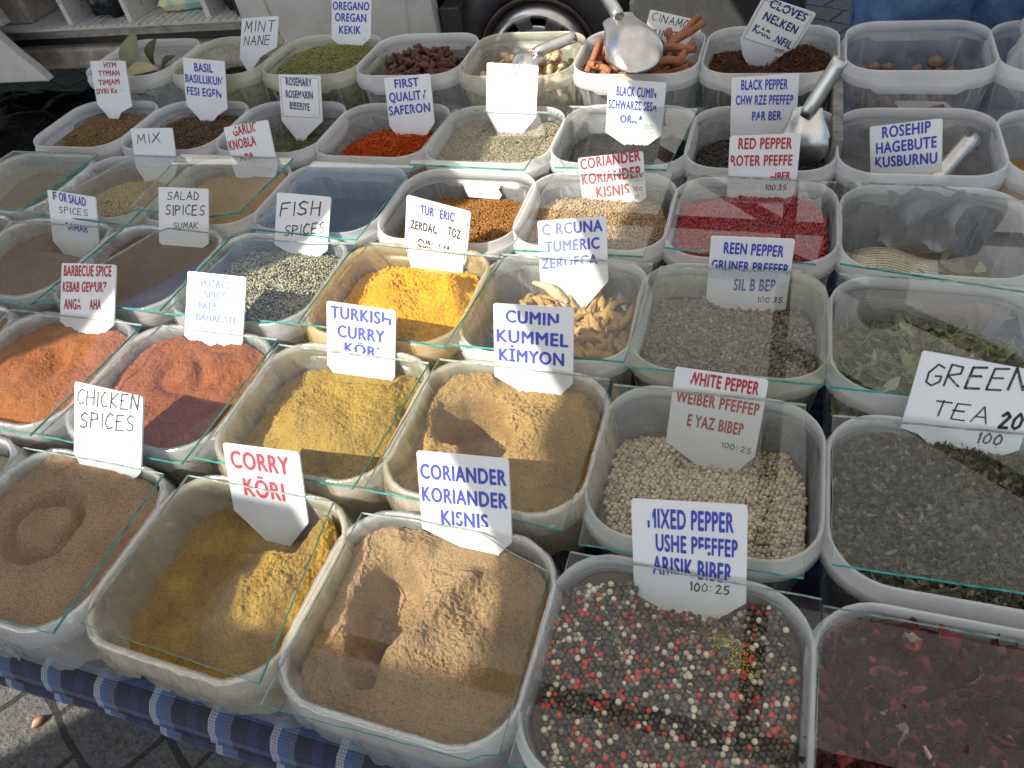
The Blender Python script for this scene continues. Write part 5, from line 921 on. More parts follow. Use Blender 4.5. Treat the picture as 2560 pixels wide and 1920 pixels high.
SAY = {'thyme':'HYM TYMIAN TIMJAM SIVRI in red','basil':'BASIL BASILLIKUN FESI EGEN in blue','rosemary':'ROSEMARY ROSEMARIN BIBERIYE in a framed label','mint':'MINT NANE by hand, tilted','oregano':'OREGANO OREGAN KEKIK in blue','saffron':'FIRST QUALITY SAFERON in blue','cumiseed':'faded CUMI, almost blank','blackcumin':'BLACK CUMIN in blue','cinamon':'CINAMON by hand, tilted among the sticks','cloves':'CLOVES NELKEN, tilted with a framed label','blackpepper':'BLACK PEPPER in blue beside the scoop','redpepper':'RED PEPPER in red','rosehip':'ROSEHIP HAGEBUTE in blue','mix':'MIX by hand','garlic':'GARLIC KNOBLA in red, tilted','corired':'CORIANDER KORIANDER in red','forsalad':'OR SALAD SPICES part by hand','sumac':'SALAD SIPICES by hand','fish':'FISH SPICES by hand','turmeric':'TURMERIC ZERDAC TOZ, worn, stained yellow below','curcuna':'C RCUNA TUMERIC ZERDECA in blue','greenpepper':'REEN PEPPER in blue','barbecue':'BARBECUE SPICE in dark red','potato':'POTATO SPICE in faded pale blue','turkish':'TURKISH CURRY in blue','cumin':'CUMIN KUMMEL in blue','white':'WHITE PEPPER in red','greentea':'GREEN TEA by hand, thick marker','chicken':'CHICKEN SPICES by hand','corry':'CORRY in bright red','coriander':'CORIANDER KORIANDER in blue','mixed':'MIXED PEPPER in blue'}
FRAMED = {'rosemary': (.05, .04, .95, .66), 'cloves': (.04, .05, .95, .72), 'potato': (.05, .04, .96, .80), 'turmeric': (.05, .05, .97, .86)}
STAIN = {}
def make_sign(S):
    name, key, B, u, v, n, poly, lines = S
    e = bpy.data.objects.new('price_sign', None)
    R_ = Matrix((u, v, n)).transposed()
    P = [list(p) for p in poly]
    # the pointed foot goes on into the spice
    nb = len(P); ul, vt = P[0]; ur = P[1][0]
    out = [(ul+.002, vt), (ur-.004, vt), (ur-.0012, vt-.0012), (ur, vt-.004), (ur, P[2][1])]
    bp = P[3:nb-1]; out += [(p[0], p[1]) for p in bp[:1]]
    out += [(bp[0][0]*.6+bp[-1][0]*.4, bp[0][1]-.025), (bp[0][0]*.4+bp[-1][0]*.6, bp[-1][1]-.025)]
    out += [(p[0], p[1]) for p in bp[-1:]]+[(ul, P[nb-1][1]), (ul, vt-.002)]
    m = len(out); th = .0028
    V = [(x, y, 0) for x, y in out]+[(x, y, -th) for x, y in out]
    F = [tuple(reversed(range(m))), tuple(range(m, 2*m))]+[(i, (i+1) % m, (i+1) % m+m, i+m) for i in range(m)]
    mat = MT['sign']
    me = meshdata('price_sign', V, F, [mat]); fixn(me)
    o = link('price_sign', me); o.matrix_world = Matrix.Translation(B) @ R_.to_4x4()
    tag(o, 'white pointed plastic sign reading '+SAY[name], 'sign', 'price signs in the tubs')
    if name in FRAMED:
        a, b, c, d = FRAMED[name]; W_ = ur-ul; bot = P[2][1]; Hh = vt-min(q[1] for q in bp)
        x0 = ul+a*W_; x1 = ul+c*W_; y1 = vt-b*Hh; y0 = vt-d*Hh; t = .0008
        obj('paper_label', [(x0, y0, .0004), (x1, y0, .0004), (x1, y1, .0004), (x0, y1, .0004)], [(0, 1, 2, 3)], MT['paper'], o)
        fr = MB()
        for q in ((x0, x1, y0, y0+t), (x0, x1, y1-t, y1), (x0, x0+t, y0+t, y1-t), (x1-t, x1, y0+t, y1-t)): fr.add([(q[0], q[2], .0006), (q[1], q[2], .0006), (q[1], q[3], .0006), (q[0], q[3], .0006)], [(0, 1, 2, 3)])
        obj('label_frame', fr.v, fr.f, MT['ink_n'], o)
    by = {}
    for i, (txt, u0, v0, u1, v1, h, col, st) in enumerate(lines):
        u0 = max(u0, poly[0][0]+.003); u1 = min(u1, poly[1][0]-.003)
        if st == 'h':
            wd = h*(.17 if col == 'K' else .115 if h > .02 else .13) if h > .011 else h*.15
            if name == 'greentea' and col == 'k': wd = h*.10
            if name == 'cumiseed' and h > .02: wd = .0016
            vv, ff = hand(txt, u0, v0, u1, v1, h, wd, hash_(name+txt))
        else:
            tv, tf = text_mesh(txt); x0 = tv[:, 0].min(); x1 = tv[:, 0].max()
            wv = [((p[0]-x0)/(x1-x0), p[1]/CAPH, p[2]) for p in tv]; wf = tf
            cut = None if name == 'corry' else WORN.get(txt)
            if cut: wv, wf = cutmesh(wv, wf, cut)
            vv = [(u0+(u1-u0)*p[0], v0+(v1-v0)*p[0]+h*p[1], p[2]*.0004) for p in wv]; ff = wf
        b = by.setdefault(col, MB()); z = .0009 if name in FRAMED else .0004
        b.add([(p[0], p[1], z+(p[2] if len(p) > 2 else 0)) for p in vv], ff)
    for col, b in by.items():
        obj('lettering', b.v, b.f, MT['ink_'+col], o)
    return o
def hash_(s):
    h = 0
    for c in s: h = (h*131+ord(c)) % 1000003
    return h
for S in SIGNS: make_sign(S)

# ------------------------------------------------------------------ glass panes
PZ = {(3,-1): .006, (2,-1): .005}
def pane(key, poly):
    R_ = random.Random(key[0]*31+key[1]*17+400); z0 = .0035+PZ.get(key, 0)+R_.uniform(0, .0006); th = .0038
    pts = []
    for i in range(len(poly)):
        a = Vector(poly[i]); b = Vector(poly[(i+1) % len(poly)]); L = (b-a).length; n = max(1, int(L/.016)); nr = Vector((-(b-a).y, (b-a).x)).normalized()
        for k in range(n):
            q = a+(b-a)*k/n+(nr*R_.uniform(-.0006, .0006) if k else Vector((0, 0)))
            pts.append((q.x, q.y))
    # clockwise outline seen from above -> reverse for an upward face
    ar = sum(pts[i][0]*pts[(i+1) % len(pts)][1]-pts[(i+1) % len(pts)][0]*pts[i][1] for i in range(len(pts)))
    if ar < 0: pts.reverse()
    m = len(pts); c = np.mean(pts, axis=0)
    V = [(x-c[0], y-c[1], th) for x, y in pts]+[(x-c[0], y-c[1], 0) for x, y in pts]
    F = [tuple(range(m)), tuple(reversed(range(m, 2*m)))]+[(i+m, (i+1) % m+m, (i+1) % m, i) for i in range(m)]
    mi = [0, 1]
    for i in range(m):
        a = pts[i]; b = pts[(i+1) % m]; d = (b[0]-a[0], b[1]-a[1]); ny = -d[0]; nx = d[1]
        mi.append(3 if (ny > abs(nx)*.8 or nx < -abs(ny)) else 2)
    bz = TUBS[key][2]
    o = obj('glass_pane', V, F, [MT['glass'], MT['glass_b'], MT['glass_e'], MT['glass_glint']], None, (c[0], c[1], bz+z0), mi=mi)
    chip = ' with a broken edge' if key in ((0,2), (3,-1), (2,-1), (3,4)) else ''
    tag(o, 'clear green edged glass pane'+chip+' covering '+WHAT[key], 'glass pane', 'glass panes on the tubs')
for key, poly in PANES.items(): pane(key, poly)

# ------------------------------------------------------------------ scoops
def scoop(tip, neck, hend, up, label, bw=.105, r=.0135, flip=1, far=False):
    """sheet metal scoop: half pipe bowl with rounded tip, tube handle at the back"""
    C_ = Vector(CAM_LOC); back = lambda p: C_+(p-C_)*(1+.035/(p.y-C_.y)) if far else p
    tip = back(Vector(tip)); neck = back(Vector(neck)); hend = back(Vector(hend))
    def frame(d):
        d = d.normalized(); s = d.cross(Vector(up)).normalized(); return d, s, s.cross(d)
    e = empty('metal_scoop', neck); tag(e, label, 'scoop')
    d, s, n = frame(tip-neck); L = (tip-neck).length; V = []; F = []; nu, nv = 30, 22
    for i in range(nu+1):
        t = i/nu
        q_ = min(1, t/.58); q_ = q_*q_*(3-2*q_)
        w_ = bw/2*(.58+.42*q_)*(max(0, 1-(max(0, t-.58)/.42)**2.3))**.6; w_ = max(w_, .0015)
        dep = .26*bw*(.35+.65*math.sin(math.pi*min(1, t*1.3+.2)/1.6)) * (1 if t < .6 else 1-.45*(t-.6)/.4)
        for j in range(nv+1):
            a = math.pi*(j/nv); x = w_*math.cos(a); z = dep*math.sin(a)*(w_/(bw/2))
            V.append(tuple(d*(L*t)+s*x+n*(z*flip)))
    for i in range(nu):
        for j in range(nv): q = i*(nv+1)+j; F.append((q, q+1, q+nv+2, q+nv+1))
    o = obj('bowl', V, F, MT['steel'], e, smooth=True); so = o.modifiers.new('sheet', 'SOLIDIFY'); so.thickness = .0012; so.offset = 0
    # back plate closes the bowl
    V2 = [V[j] for j in range(nv+1)]; cc = tuple(np.mean(V2, axis=0)-np.array(d*.006))
    o2 = obj('back_plate', V2+[cc], [(j, j+1, nv+1) for j in range(nv)]+[(nv, 0, nv+1)], MT['steel'], e); so = o2.modifiers.new('sheet', 'SOLIDIFY'); so.thickness = .001
    # rolled open tube handle
    h0 = Vector((0, 0, 0))+n*flip*.012+d*.012; h1 = hend-neck; dd, ss, nn = frame(h1-h0); HL = (h1-h0).length; V = []; F = []; k = 20
    for i in range(9):
        t = i/8; rr_ = r*(.95 if t > .1 else .75+2*t)
        for j in range(k+1):
            a = .35+(2*math.pi-.7)*j/k*1.0
            V.append(tuple(h0+dd*HL*t+(ss*math.sin(a)-nn*flip*math.cos(a))*rr_))
    for i in range(8):
        for j in range(k): q = i*(k+1)+j; F.append((q, q+1, q+k+2, q+k+1))
    o3 = obj('handle', V, F, MT['steel'], e, smooth=True); so = o3.modifiers.new('sheet', 'SOLIDIFY'); so.thickness = .0014
    return e
scoop((.034, 1.050, .078), (-.048, 1.198, .122), (-.078, 1.236, .152), (.1, -.45, 1), 'big bright metal scoop lying upside down on the cinnamon sticks', .112, .0125, far=True)
scoop((.338, .935, -.045), (.332, .962, .052), (.372, .965, .136), (-.25, -.9, .35), 'metal scoop stuck upright in the black peppercorns', .088, .0125)
scoop((-.270, 1.150, .036), (-.218, 1.192, .054), (-.145, 1.225, .078), (0, -.2, 1), 'small dull scoop half buried among the pale nutlike roots', .07, .0115, far=True)
scoop((.520, .860, -.10), (.553, .905, -.050), (.606, .985, -.012), (0, -.2, 1), 'metal scoop in the rosehip tub showing only its tube handle', .075, .0145)
# ------------------------------------------------------------------ papers and bits in tubs
bx, by, bz, ba = TUBS[(3,1)]
o = obj('torn_label', [(-.030, .1035, -.022), (.046, .1035, -.024), (.041, .1015, -.033), (.047, .0995, -.044), (.040, .098, -.052), (-.022, .098, -.050), (-.027, .100, -.038)], [(0, 6, 5, 4, 3, 2, 1)], MT['paper'], None, (bx, by, bz)); tag(o, 'torn white paper label stuck inside the fenugreek tub', 'label')
so = o.modifiers.new('sheet', 'SOLIDIFY'); so.thickness = .0006
bx, by, bz, ba = TUBS[(5,4)]
o = empty('price_card', (bx, by, bz)); tag(o, 'white card with faint red writing lying upside down on the nutmegs', 'card')
cv = [(-.030, -.080, -.075), (.060, -.083, -.075), (.100, -.090, -.112), (.018, -.092, -.135)]
cq = obj('card_sheet', cv, [(3, 2, 1, 0)], MT['paper'], o); so = cq.modifiers.new('sheet', 'SOLIDIFY'); so.thickness = .0008
c0 = Vector(cv[3]); cu = (Vector(cv[2])-c0); cw = (Vector(cv[0])-c0); cn = cu.cross(cw).normalized()*(-1 if cu.cross(cw).y > 0 else 1)
lm = MB()
for (txt, a0, b0, a1, h) in (('NUTMEG', .88, .35, -.62, .17), ('MUSKAT', .80, .62, -.50, .15)):
    mv, mf = hand(txt, 0, 0, 1, 0, 1, .13, 5)
    lm.add([tuple(c0+cu*(a0+a1*x)+cw*(b0-h*y)+cn*.0012) for x, y in mv], mf)
obj('lettering', lm.v, lm.f, MT['ink_r'], o)
# newspaper
def newsmat():
    m, t, o = newmat('newsprint'); b = N(t, 'ShaderNodeBsdfPrincipled', i_Roughness=.9); tc = N(t, 'ShaderNodeTexCoord'); sx = N(t, 'ShaderNodeSeparateXYZ'); t.links.new(tc.outputs['Object'], sx.inputs[0])
    w1 = N(t, 'ShaderNodeTexWave'); w1.inputs['Scale'].default_value = 60; w1.bands_direction = 'Y'; t.links.new(tc.outputs['Object'], w1.inputs['Vector'])
    n = N(t, 'ShaderNodeTexNoise', i_Scale=300.0, i_Detail=2.0); t.links.new(tc.outputs['Object'], n.inputs['Vector'])
    ml = N(t, 'ShaderNodeMath', operation='MULTIPLY'); t.links.new(w1.outputs['Fac'], ml.inputs[0]); t.links.new(n.outputs[0], ml.inputs[1])
    r = ramp(t, [(.28, (.50, .44, .31)), (.44, (.13, .115, .09))]); t.links.new(ml.outputs[0], r.inputs[0]); t.links.new(r.outputs[0], b.inputs['Base Color']); t.links.new(b.outputs[0], o.inputs[0]); return m
bx, by, bz, ba = TUBS[(3,4)]
v = []; f = []
for i in range(9):
    for j in range(9): v.append((-.095+.130*i/8, -.085+.150*j/8, -.098+.010*math.sin(i*.6)+.004*math.sin(j*1.1)))
for i in range(8):
    for j in range(8): a = i*9+j; f.append((a, a+9, a+10, a+1))
o = obj('newspaper', v, f, newsmat(), None, (bx, by, bz), True); tag(o, 'folded yellowed newspaper sheet lying in the nearly empty right tub', 'newspaper'); so = o.modifiers.new('sheet', 'SOLIDIFY'); so.thickness = .0012
v = []; f = []
for i in range(15):
    for j in range(13):
        a = i/14; c = j/12; v.append((-.06+.115*a+.006*math.sin(c*9), .098-.05*c*c*.3-.010*math.sin(a*11+c*5), .0-.095*c+.004*math.sin(a*23)))
for i in range(14):
    for j in range(12): a = i*13+j; f.append((a, a+1, a+14, a+13))
o = obj('plastic_film', v, f, film('grey film', (.42, .42, .46), .55), None, (bx, by, bz), True); tag(o, 'crumpled grey plastic film against the back of the newspaper tub', 'plastic film')
v = []; f = []
for i in range(15):
    for j in range(13):
        a = i/14*2-1; c = j/12*2-1; v.append((.045+.055*a, -.035+.045*c, -.100+.014*(1-a*a)*(1-c*c)+.004*math.sin(a*7+c*5)))
for i in range(14):
    for j in range(12): a = i*13+j; f.append((a, a+13, a+14, a+1))
o = obj('paper_scrap', v, f, plain('brown orange paper', (.42, .22, .12), .8, col2=(.34, .16, .09), scale=30), None, (bx, by, bz), True); tag(o, 'orange brown crumpled paper beside the newspaper in the tub', 'paper')
# rosehip tub bottom
def lump_heap(key, zb, label, mat, amp, cat='spice'):
    h = Heap(key, zb, zb-.005, namp=amp, nsc=60, crumb=amp*.5); return h.powder(mat, label)
h = H((4,4), -.125, -.13, namp=.006, nsc=24); peppercorns((4,4), .0065, [(.7, (.10, .035, .022)), (.3, (.07, .03, .02))], 'dark dried rosehips low in the tub', h, .5, .3, cat='rosehip')
# white bag at the right edge
bx, by, bz, ba = TUBS[(5,5)]
v, f = ICO2; bm = bmesh.new(); bmesh.ops.create_icosphere(bm, subdivisions=4, radius=1)
for q in bm.verts:
    c = q.co; k = 1+.10*math.sin(c.x*9+c.z*5)+.08*math.sin(c.y*11-c.z*7)+.05*math.sin(c.x*21+c.y*17)
    q.co = Vector((c.x*.095*k, c.y*.085*k, max(-.9, c.z)*.10*k-.02))
me = bpy.data.meshes.new('white_bag'); bm.to_mesh(me); bm.free(); me.materials.append(MT['bag_w']); me.polygons.foreach_set('use_smooth', [True]*len(me.polygons))
o = link('white_bag', me, None, (bx, by, bz)); tag(o, 'crumpled white plastic bag stuffed in the tub at the right frame edge', 'plastic bag')
# yellow dust on the peppercorns
rs = np.random.RandomState(4); bx, by, bz, ba = TUBS[(0,3)]; v = []; f = []
hp_ = Heap((0,3), -.018, -.030, dome=.004, namp=.006, nsc=22)
for i in range(900):
    x, y = rs.normal(.050, .011), rs.normal(.052, .017); x -= (y-.055)*.5; z = float(hp_.H(x, y))+.0032+rs.uniform(-.001, .001); s = rs.uniform(.0004, .0010); n = len(v)
    v += [(x+s, y, z), (x-s, y, z), (x, y+s, z), (x, y-s, z), (x, y, z+s), (x, y, z-s)]; f += [tuple(j+n for j in q) for q in ((0, 2, 4), (2, 1, 4), (1, 3, 4), (3, 0, 4), (2, 0, 5), (1, 2, 5), (3, 1, 5), (0, 3, 5))]
o = obj('spilled_curry', v, f, plain('yellow spilled powder', (.55, .40, .05), .9), None, (bx, by, bz)); tag(o, 'yellow powder spilled on the mixed peppercorns', 'spice', kind='stuff')
# nut shell on the paving
o = obj('nut_shell', *[q for q in lumpy(.013, .008, .1, 77, 8, 9, .1, .6)], plain('shell', (.34, .16, .08), .5), None, (-.905, -.172, GZ+.007), True, rot=(0, 0, 1.2)); tag(o, 'small reddish brown nut shell on the sunlit paving', 'nut shell')

# ------------------------------------------------------------------ van
VA = math.atan(.055)
van = empty('white_van', (-2.3, 1.87, GZ), VA); tag(van, 'old white cargo van with its side compartment open and dark wheel arch', 'van')
Z0 = -GZ
def vb(x0, x1, y0, y1, z0, z1, name, mat, bev=.004): return MB().box(x0, x1, y0, y1, z0, z1).build(name, mat, van, bevel=bev)
vb(-.9, .80, .02, .10, .345, .425, 'sill', MT['vandirt'], .012)
vb(-.9, .80, .06, .12, .425, .455, 'rubber_strip', MT['vandark'])
for i, (z0, z1, y) in enumerate(((.455, .470, .045), (.472, .482, .03), (.484, .498, .02))): vb(-.9, .80, y, .14, z0, z1, 'door_track', MT['vandirt'], .002)
fl = MB().box(-.9, .80, .0, 1.35, .498, .506)
for i in range(24): fl.box(.02+i*.033, .046+i*.033, -.004, .45, .506, .511)
fl.build('cargo_floor', MT['slat'], van)
vb(-.9, .80, .46, .50, .506, 1.10, 'compartment_back', MT['vaninner'])
vb(-.9, .80, .02, .46, 1.02, 1.06, 'compartment_top', MT['vaninner'])
for x in (.055, .322, .652):
    d = MB().box(-.010, .010, -.010, .44, 0, .52).build('divider', MT['slat'], van, (x, .03, .506), rot=(0, 0, 0))
vb(-.52, -.16, .06, .44, .506, .66, 'side_box', MT['vandirt'], .01)
vb(-.9, -.60, -.02, .05, .5, 1.2, 'door_post', MT['vandirt'])
# sliding door pushed back, with a curved front edge
poly = [(-1.3, .36), (-.02, .37), (-.05, .42), (-.10, .48), (-.15, .56), (-.18, .66), (-.19, .80), (-.19, 1.10), (-1.3, 1.10)]
MB().prism(poly, -.14, -.10).build('sliding_door', MT['vanwhite'], van, bevel=.006)
MB().prism([(-.145, .56), (-.12, .56), (-.155, .70), (-.16, 1.05), (-.185, 1.05), (-.18, .70)], -.10, -.06).build('door_edge', MT['vandirt'], van)
# front door with rounded rear edge and its gap lines
dp = [(.80, .44), (.835, .38), (1.395, .36), (1.43, .60), (1.43, 1.02), (.79, 1.02)]
MB().prism(dp, -.012, .03).build('front_door', MT['vanwhite'], van, bevel=.008)
MB().prism([(.93, .40), (.936, .40), (.86, 1.02), (.854, 1.02)], -.0145, -.0115).build('door_crease', MT['vandirt'], van)
vb(.765, .79, .02, .10, .40, 1.02, 'pillar', MT['vandark'])
vb(.79, 1.45, .012, .6, .36, 1.0, 'cab_body', MT['vandark'])
vb(1.405, 1.50, -.008, .05, .36, 1.02, 'fender_piece', MT['vanwhite'], .006)
MB().prism([(1.50, .64), (1.505, .70), (1.56, .83), (1.66, .90), (1.80, .93), (2.0, .90), (2.12, .80), (2.18, .62), (2.62, .60), (2.62, 1.02), (1.50, 1.02)], -.006, .05).build('front_fender', MT['vanwhite'], van, bevel=.006)
vb(1.50, 2.2, .30, .34, .12, 1.0, 'arch_lining', MT['vandark'])
vb(1.51, 1.58, .02, .30, .20, .50, 'mud_flap', MT['trim'], .006)
MB().prism([(2.14, .24), (2.58, .26), (2.63, .34), (2.63, .60), (2.18, .60), (2.13, .50)], -.03, .22).build('bumper', MT['trim'], van, bevel=.012)
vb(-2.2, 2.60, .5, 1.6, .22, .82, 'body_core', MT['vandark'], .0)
vb(-2.2, -.95, .02, .5, .36, 1.0, 'rear_quarter', MT['vanwhite'], .02)
vb(-2.2, 2.2, .10, 1.62, 1.06, 1.40, 'upper_body', MT['vanwhite'], .05)
vb(.85, 1.9, .09, .10, 1.10, 1.34, 'side_window', MT['trim'], .01)
vb(2.2, 2.62, .02, 1.62, .98, 1.05, 'bonnet', MT['vanwhite'], .02)
# wheel
wc = Vector((1.815, .06, .305))
def lathe(prof, n=64):
    rings = []
    for (r, y) in prof: rings.append([(r*math.cos(2*math.pi*k/n), y, r*math.sin(2*math.pi*k/n)) for k in range(n)])
    return loft(rings)
wh = empty('wheel', wc, parent=van)
v, f = lathe([(.205, .16), (.29, .17), (.303, .15), (.306, .08), (.303, .03), (.296, .014), (.28, -.004), (.255, -.014), (.225, -.012), (.206, -.004), (.200, .010), (.200, .16)])
o = obj('tyre', v, f, MT['tyre'], wh, smooth=True); fixn(o.data)
v, f = lathe([(.203, -.002), (.198, -.010), (.190, -.006), (.184, .010), (.178, .020)]); o = obj('rim_lip', v, f, MT['rust'], wh, smooth=True)
# pressed steel disc with slots
n = 160; prof = [(.180, .022), (.172, .012), (.160, -.004), (.150, -.012), (.140, -.015), (.128, -.014), (.114, -.008), (.100, -.004), (.085, -.012), (.070, -.024), (.050, -.026), (.030, -.026), (.001, -.026)]
rings = [[(r*math.cos(2*math.pi*k/n), y, r*math.sin(2*math.pi*k/n)) for k in range(n)] for r, y in prof]; v, f = loft(rings)
keep = []
for q in f:
    c = np.mean([v[i] for i in q], axis=0); r = math.hypot(c[0], c[2]); a = (math.degrees(math.atan2(c[2], c[0]))-84) % 45
    a = min(a, 45-a)
    if .114 < r < .140 and a < 11: continue
    keep.append(q)
o = obj('wheel_disc', v, keep, MT['rimsteel'], wh, smooth=True); so = o.modifiers.new('sheet', 'SOLIDIFY'); so.thickness = .003
v, f = lathe([(.19, .03), (.19, .12), (.0, .12)], 32); obj('brake_drum', v, f, MT['vandark'], wh)
# things in the compartment (world places)
def vp(x, y, z): q = Matrix.Translation((-2.3, 1.87, GZ)) @ Matrix.Rotation(VA, 4, 'Z') @ Vector((x, y, z)); return q
def sack(name, p, sx, sy, sz, mat, seed, label, cat):
    bm = bmesh.new(); bmesh.ops.create_icosphere(bm, subdivisions=4, radius=1); r = random.Random(seed); ph = [r.uniform(0, 6) for _ in range(6)]
    for q in bm.verts:
        c = q.co; k = 1+.13*math.sin(c.x*5+ph[0]+c.z*3)+.10*math.sin(c.y*7+c.z*6+ph[1])+.07*math.sin(c.x*15+c.y*9+ph[2])+.04*math.sin(c.z*24+c.x*13+ph[3])
        q.co = Vector((c.x*sx*k, c.y*sy*k, max(-.75, c.z)*sz*k+.75*sz))
    me = bpy.data.meshes.new(name); bm.to_mesh(me); bm.free(); me.materials.append(mat); me.polygons.foreach_set('use_smooth', [True]*len(me.polygons))
    o = link(name, me, None, p); tag(o, label, cat); return o
sack('rubbish_bag', vp(.185, .16, .512), .105, .11, .11, MT['bag_k'], 3, 'shiny black plastic bag between the first two dividers of the van floor', 'plastic bag')
sack('rubbish_bag', vp(.735, .16, .512), .055, .10, .13, MT['bag_k'], 6, 'black plastic bag in the right end compartment of the van', 'plastic bag')
sack('leather_case', vp(.395, .20, .512), .05, .05, .026, MT['leather'], 9, 'flat dark brown leather case on the van floor beside the wipes', 'case')
def wipes():
    e = empty('wipes_pack', vp(.52, .13, .512), VA+.18); tag(e, 'soft yellow and teal pack of wipes lying on the van floor', 'wipes pack')
    v = []; f = []; nx, ny = 22, 14
    for s in (1, -1):
        for i in range(nx+1):
            for j in range(ny+1):
                a = i/nx*2-1; c = j/ny*2-1; hgt = .030*(max(0, 1-a**4))**.5*(max(0, 1-c**4))**.5
                v.append((a*.105, c*.055*(1-.15*(abs(a) > .9)), .030+s*hgt+.003*math.sin(a*15)*math.sin(c*9)))
    n = (nx+1)*(ny+1)
    for s in range(2):
        for i in range(nx):
            for j in range(ny):
                a = s*n+i*(ny+1)+j; q = (a, a+ny+1, a+ny+2, a+1); f.append(q if s == 0 else tuple(reversed(q)))
    obj('pack', v, f, MT['wipes'], e, smooth=True)
    vv, ff = lathe([(.0, .0), (.026, 0), (.028, -.004), (.0, -.006)], 24)
    o = obj('lid', [(x*1.3, z, .060-y) for x, y, z in vv], ff, MT['white'], e, smooth=True)
wipes()

# ------------------------------------------------------------------ person behind the table (only the trousers reach the picture)
def skin_body(name, verts, edges, radii, mat, parent=None, root=0, sub=2):
    me = bpy.data.meshes.new(name); me.from_pydata(verts, edges, []); me.materials.append(mat)
    o = link(name, me, parent); md = o.modifiers.new('skin', 'SKIN'); md.use_smooth_shade = True
    for i, r in enumerate(radii):
        rr_ = r if isinstance(r, tuple) else (r, r); me.skin_vertices[0].data[i].radius = rr_; me.skin_vertices[0].data[i].use_root = (i == root)
    s = o.modifiers.new('sub', 'SUBSURF'); s.levels = sub; s.render_levels = sub
    return o
PX, PY = .655, 1.56
per = empty('person', (PX, PY, GZ)); tag(per, 'person in loose blue trousers standing behind the nutmeg tub', 'person')
K = .90
V = [(0, 0, .92), (0, .01, 1.05), (0, .01, 1.20), (0, 0, 1.36), (0, -.01, 1.47), (0, -.015, 1.55), (0, -.02, 1.66),
     (.17, 0, 1.38), (.22, .02, 1.13), (.20, -.08, .93), (.19, -.12, .84),
     (-.17, 0, 1.38), (-.22, .02, 1.13), (-.20, -.08, .93), (-.19, -.12, .84),
     (.09, 0, .86), (.11, -.01, .48), (.11, .02, .08), (.12, -.10, .035),
     (-.09, 0, .86), (-.11, -.01, .48), (-.11, .02, .08), (-.12, -.10, .035)]
E = [(0, 1), (1, 2), (2, 3), (3, 4), (4, 5), (5, 6), (3, 7), (7, 8), (8, 9), (9, 10), (3, 11), (11, 12), (12, 13), (13, 14), (0, 15), (15, 16), (16, 17), (17, 18), (0, 19), (19, 20), (20, 21), (21, 22)]
Rr = [(.13, .10), (.12, .09), (.13, .10), (.12, .09), (.05, .05), (.06, .07), (.075, .09), .052, .040, .032, .026, .052, .040, .032, .026, (.085, .085), .055, .038, .03, (.085, .085), .055, .038, .03]
sc_ = lambda L: [(x*K, y*K, z*K) for x, y, z in L]
rk = lambda R: [tuple(q*K for q in (r if isinstance(r, tuple) else (r, r))) for r in R]
b = skin_body('body', sc_(V), E, rk(Rr), MT['skin'], per)
# trousers: wide legs as lofted tubes joined at the hips
def trousers():
    m = MB()
    for sx in (-1, 1):
        rings = []
        key = ((.03, .105, .11, .125), (.10, .112, .115, .125), (.30, .118, .122, .122), (.46, .122, .126, .120), (.56, .126, .130, .116), (.64, .130, .136, .113), (.72, .135, .142, .110), (.80, .135, .148, .102), (.88, .128, .150, .092), (.96, .115, .142, .080))
        for z in np.linspace(.03, .96, 56):
            rx, ry, cx = (float(np.interp(z, [q[0] for q in key], [q[m_] for q in key])) for m_ in (1, 2, 3))
            R = []
            for k in range(64):
                a = 2*math.pi*k/64; w1 = 1+.035*math.sin(3*a+z*17*sx)+.030*math.sin(4*a-z*34+sx)+.018*math.sin(9*a+z*63)+.012*math.sin(2*a+z*110)
                R.append((sx*cx+rx*w1*math.cos(a), ry*w1*math.sin(a), z))
            rings.append(R)
        v, f = loft(rings, True, True); m.add(v, f)
    return m.build('trousers', MT['jeans'], per, smooth=True)
trousers()
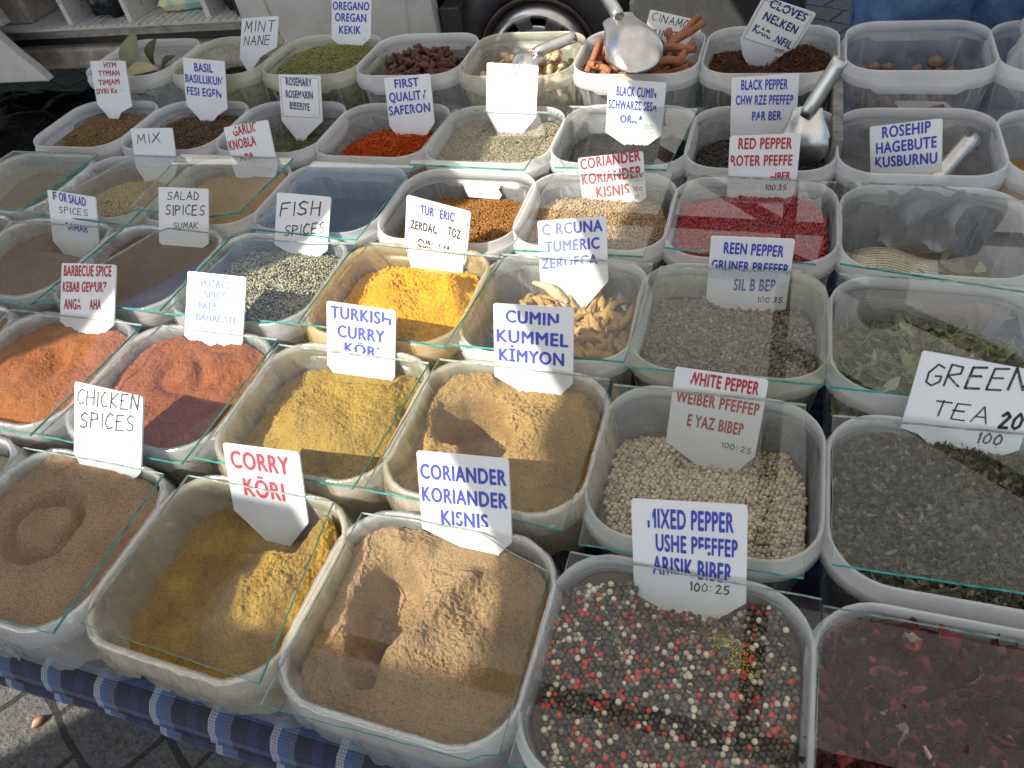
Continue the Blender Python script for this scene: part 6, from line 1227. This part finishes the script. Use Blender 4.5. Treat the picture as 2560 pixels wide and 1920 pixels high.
for sx in (-1, 1):
    sm = MB(); pts = [(sx*(.236-.012*t), -.022-.055*t, .55+.36*t) for t in np.linspace(0, 1, 8)]; sm.tube(pts, .0035, 6); sm.build('side_seam', MT['jeans'], per)
    MB().tube([(sx*.10, -.152, .93), (sx*.15, -.150, .84), (sx*.20, -.115, .79)], .0035, 6).build('pocket_hem', MT['jeans'], per)
sh = skin_body('shirt', sc_([V[0], V[1], V[2], V[3], V[4], V[7], (.205, .012, 1.22), V[11], (-.205, .012, 1.22)]), [(0, 1), (1, 2), (2, 3), (3, 4), (3, 5), (5, 6), (3, 7), (7, 8)], rk([(.165, .135), (.15, .12), (.15, .12), (.14, .11), (.062, .06), .068, .062, .068, .062]), MT['shirt'], per)
hr = skin_body('hair', sc_([(0, .03, 1.60), (0, .015, 1.70), (0, -.03, 1.745)]), [(0, 1), (1, 2)], rk([(.07, .06), (.085, .085), (.06, .05)]), MT['hair'], per)
for sx in (-1, 1):
    MB().tube([(sx*.115, .05, .035), (sx*.12, -.05, .042), (sx*.125, -.16, .03)], [.045, .045, .034], 12).build('shoe', MT['shoe'], per, smooth=True)
    o = obj('eye', *ICO1, MT['white'], per, (sx*.030, -.098, 1.505)); o.scale = (.011, .006, .008)
o = obj('nose', *ICO1, MT['skin'], per, (0, -.105, 1.475)); o.scale = (.013, .018, .022)
o = obj('mouth', *ICO1, plain('lips', (.35, .13, .11), .5), per, (0, -.095, 1.435)); o.scale = (.022, .006, .006)

# added black sheet for the deep shade under the van and beside the table
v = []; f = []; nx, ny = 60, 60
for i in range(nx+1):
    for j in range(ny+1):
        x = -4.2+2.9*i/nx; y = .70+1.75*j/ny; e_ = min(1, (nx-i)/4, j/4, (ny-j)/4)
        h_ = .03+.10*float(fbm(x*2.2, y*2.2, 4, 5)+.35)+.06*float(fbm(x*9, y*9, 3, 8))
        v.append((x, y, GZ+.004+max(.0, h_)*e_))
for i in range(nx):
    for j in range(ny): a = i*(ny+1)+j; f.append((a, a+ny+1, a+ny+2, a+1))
o = obj('shade_sheet', v, f, plain('black tarpaulin', (.007, .007, .008), .6, col2=(.014, .013, .013), scale=30, bump=.8, bscale=60, spec=.2), None, None, True); tag(o, 'rough black sheet added on the ground for the dark shade under the van sill', 'shade_sheet')
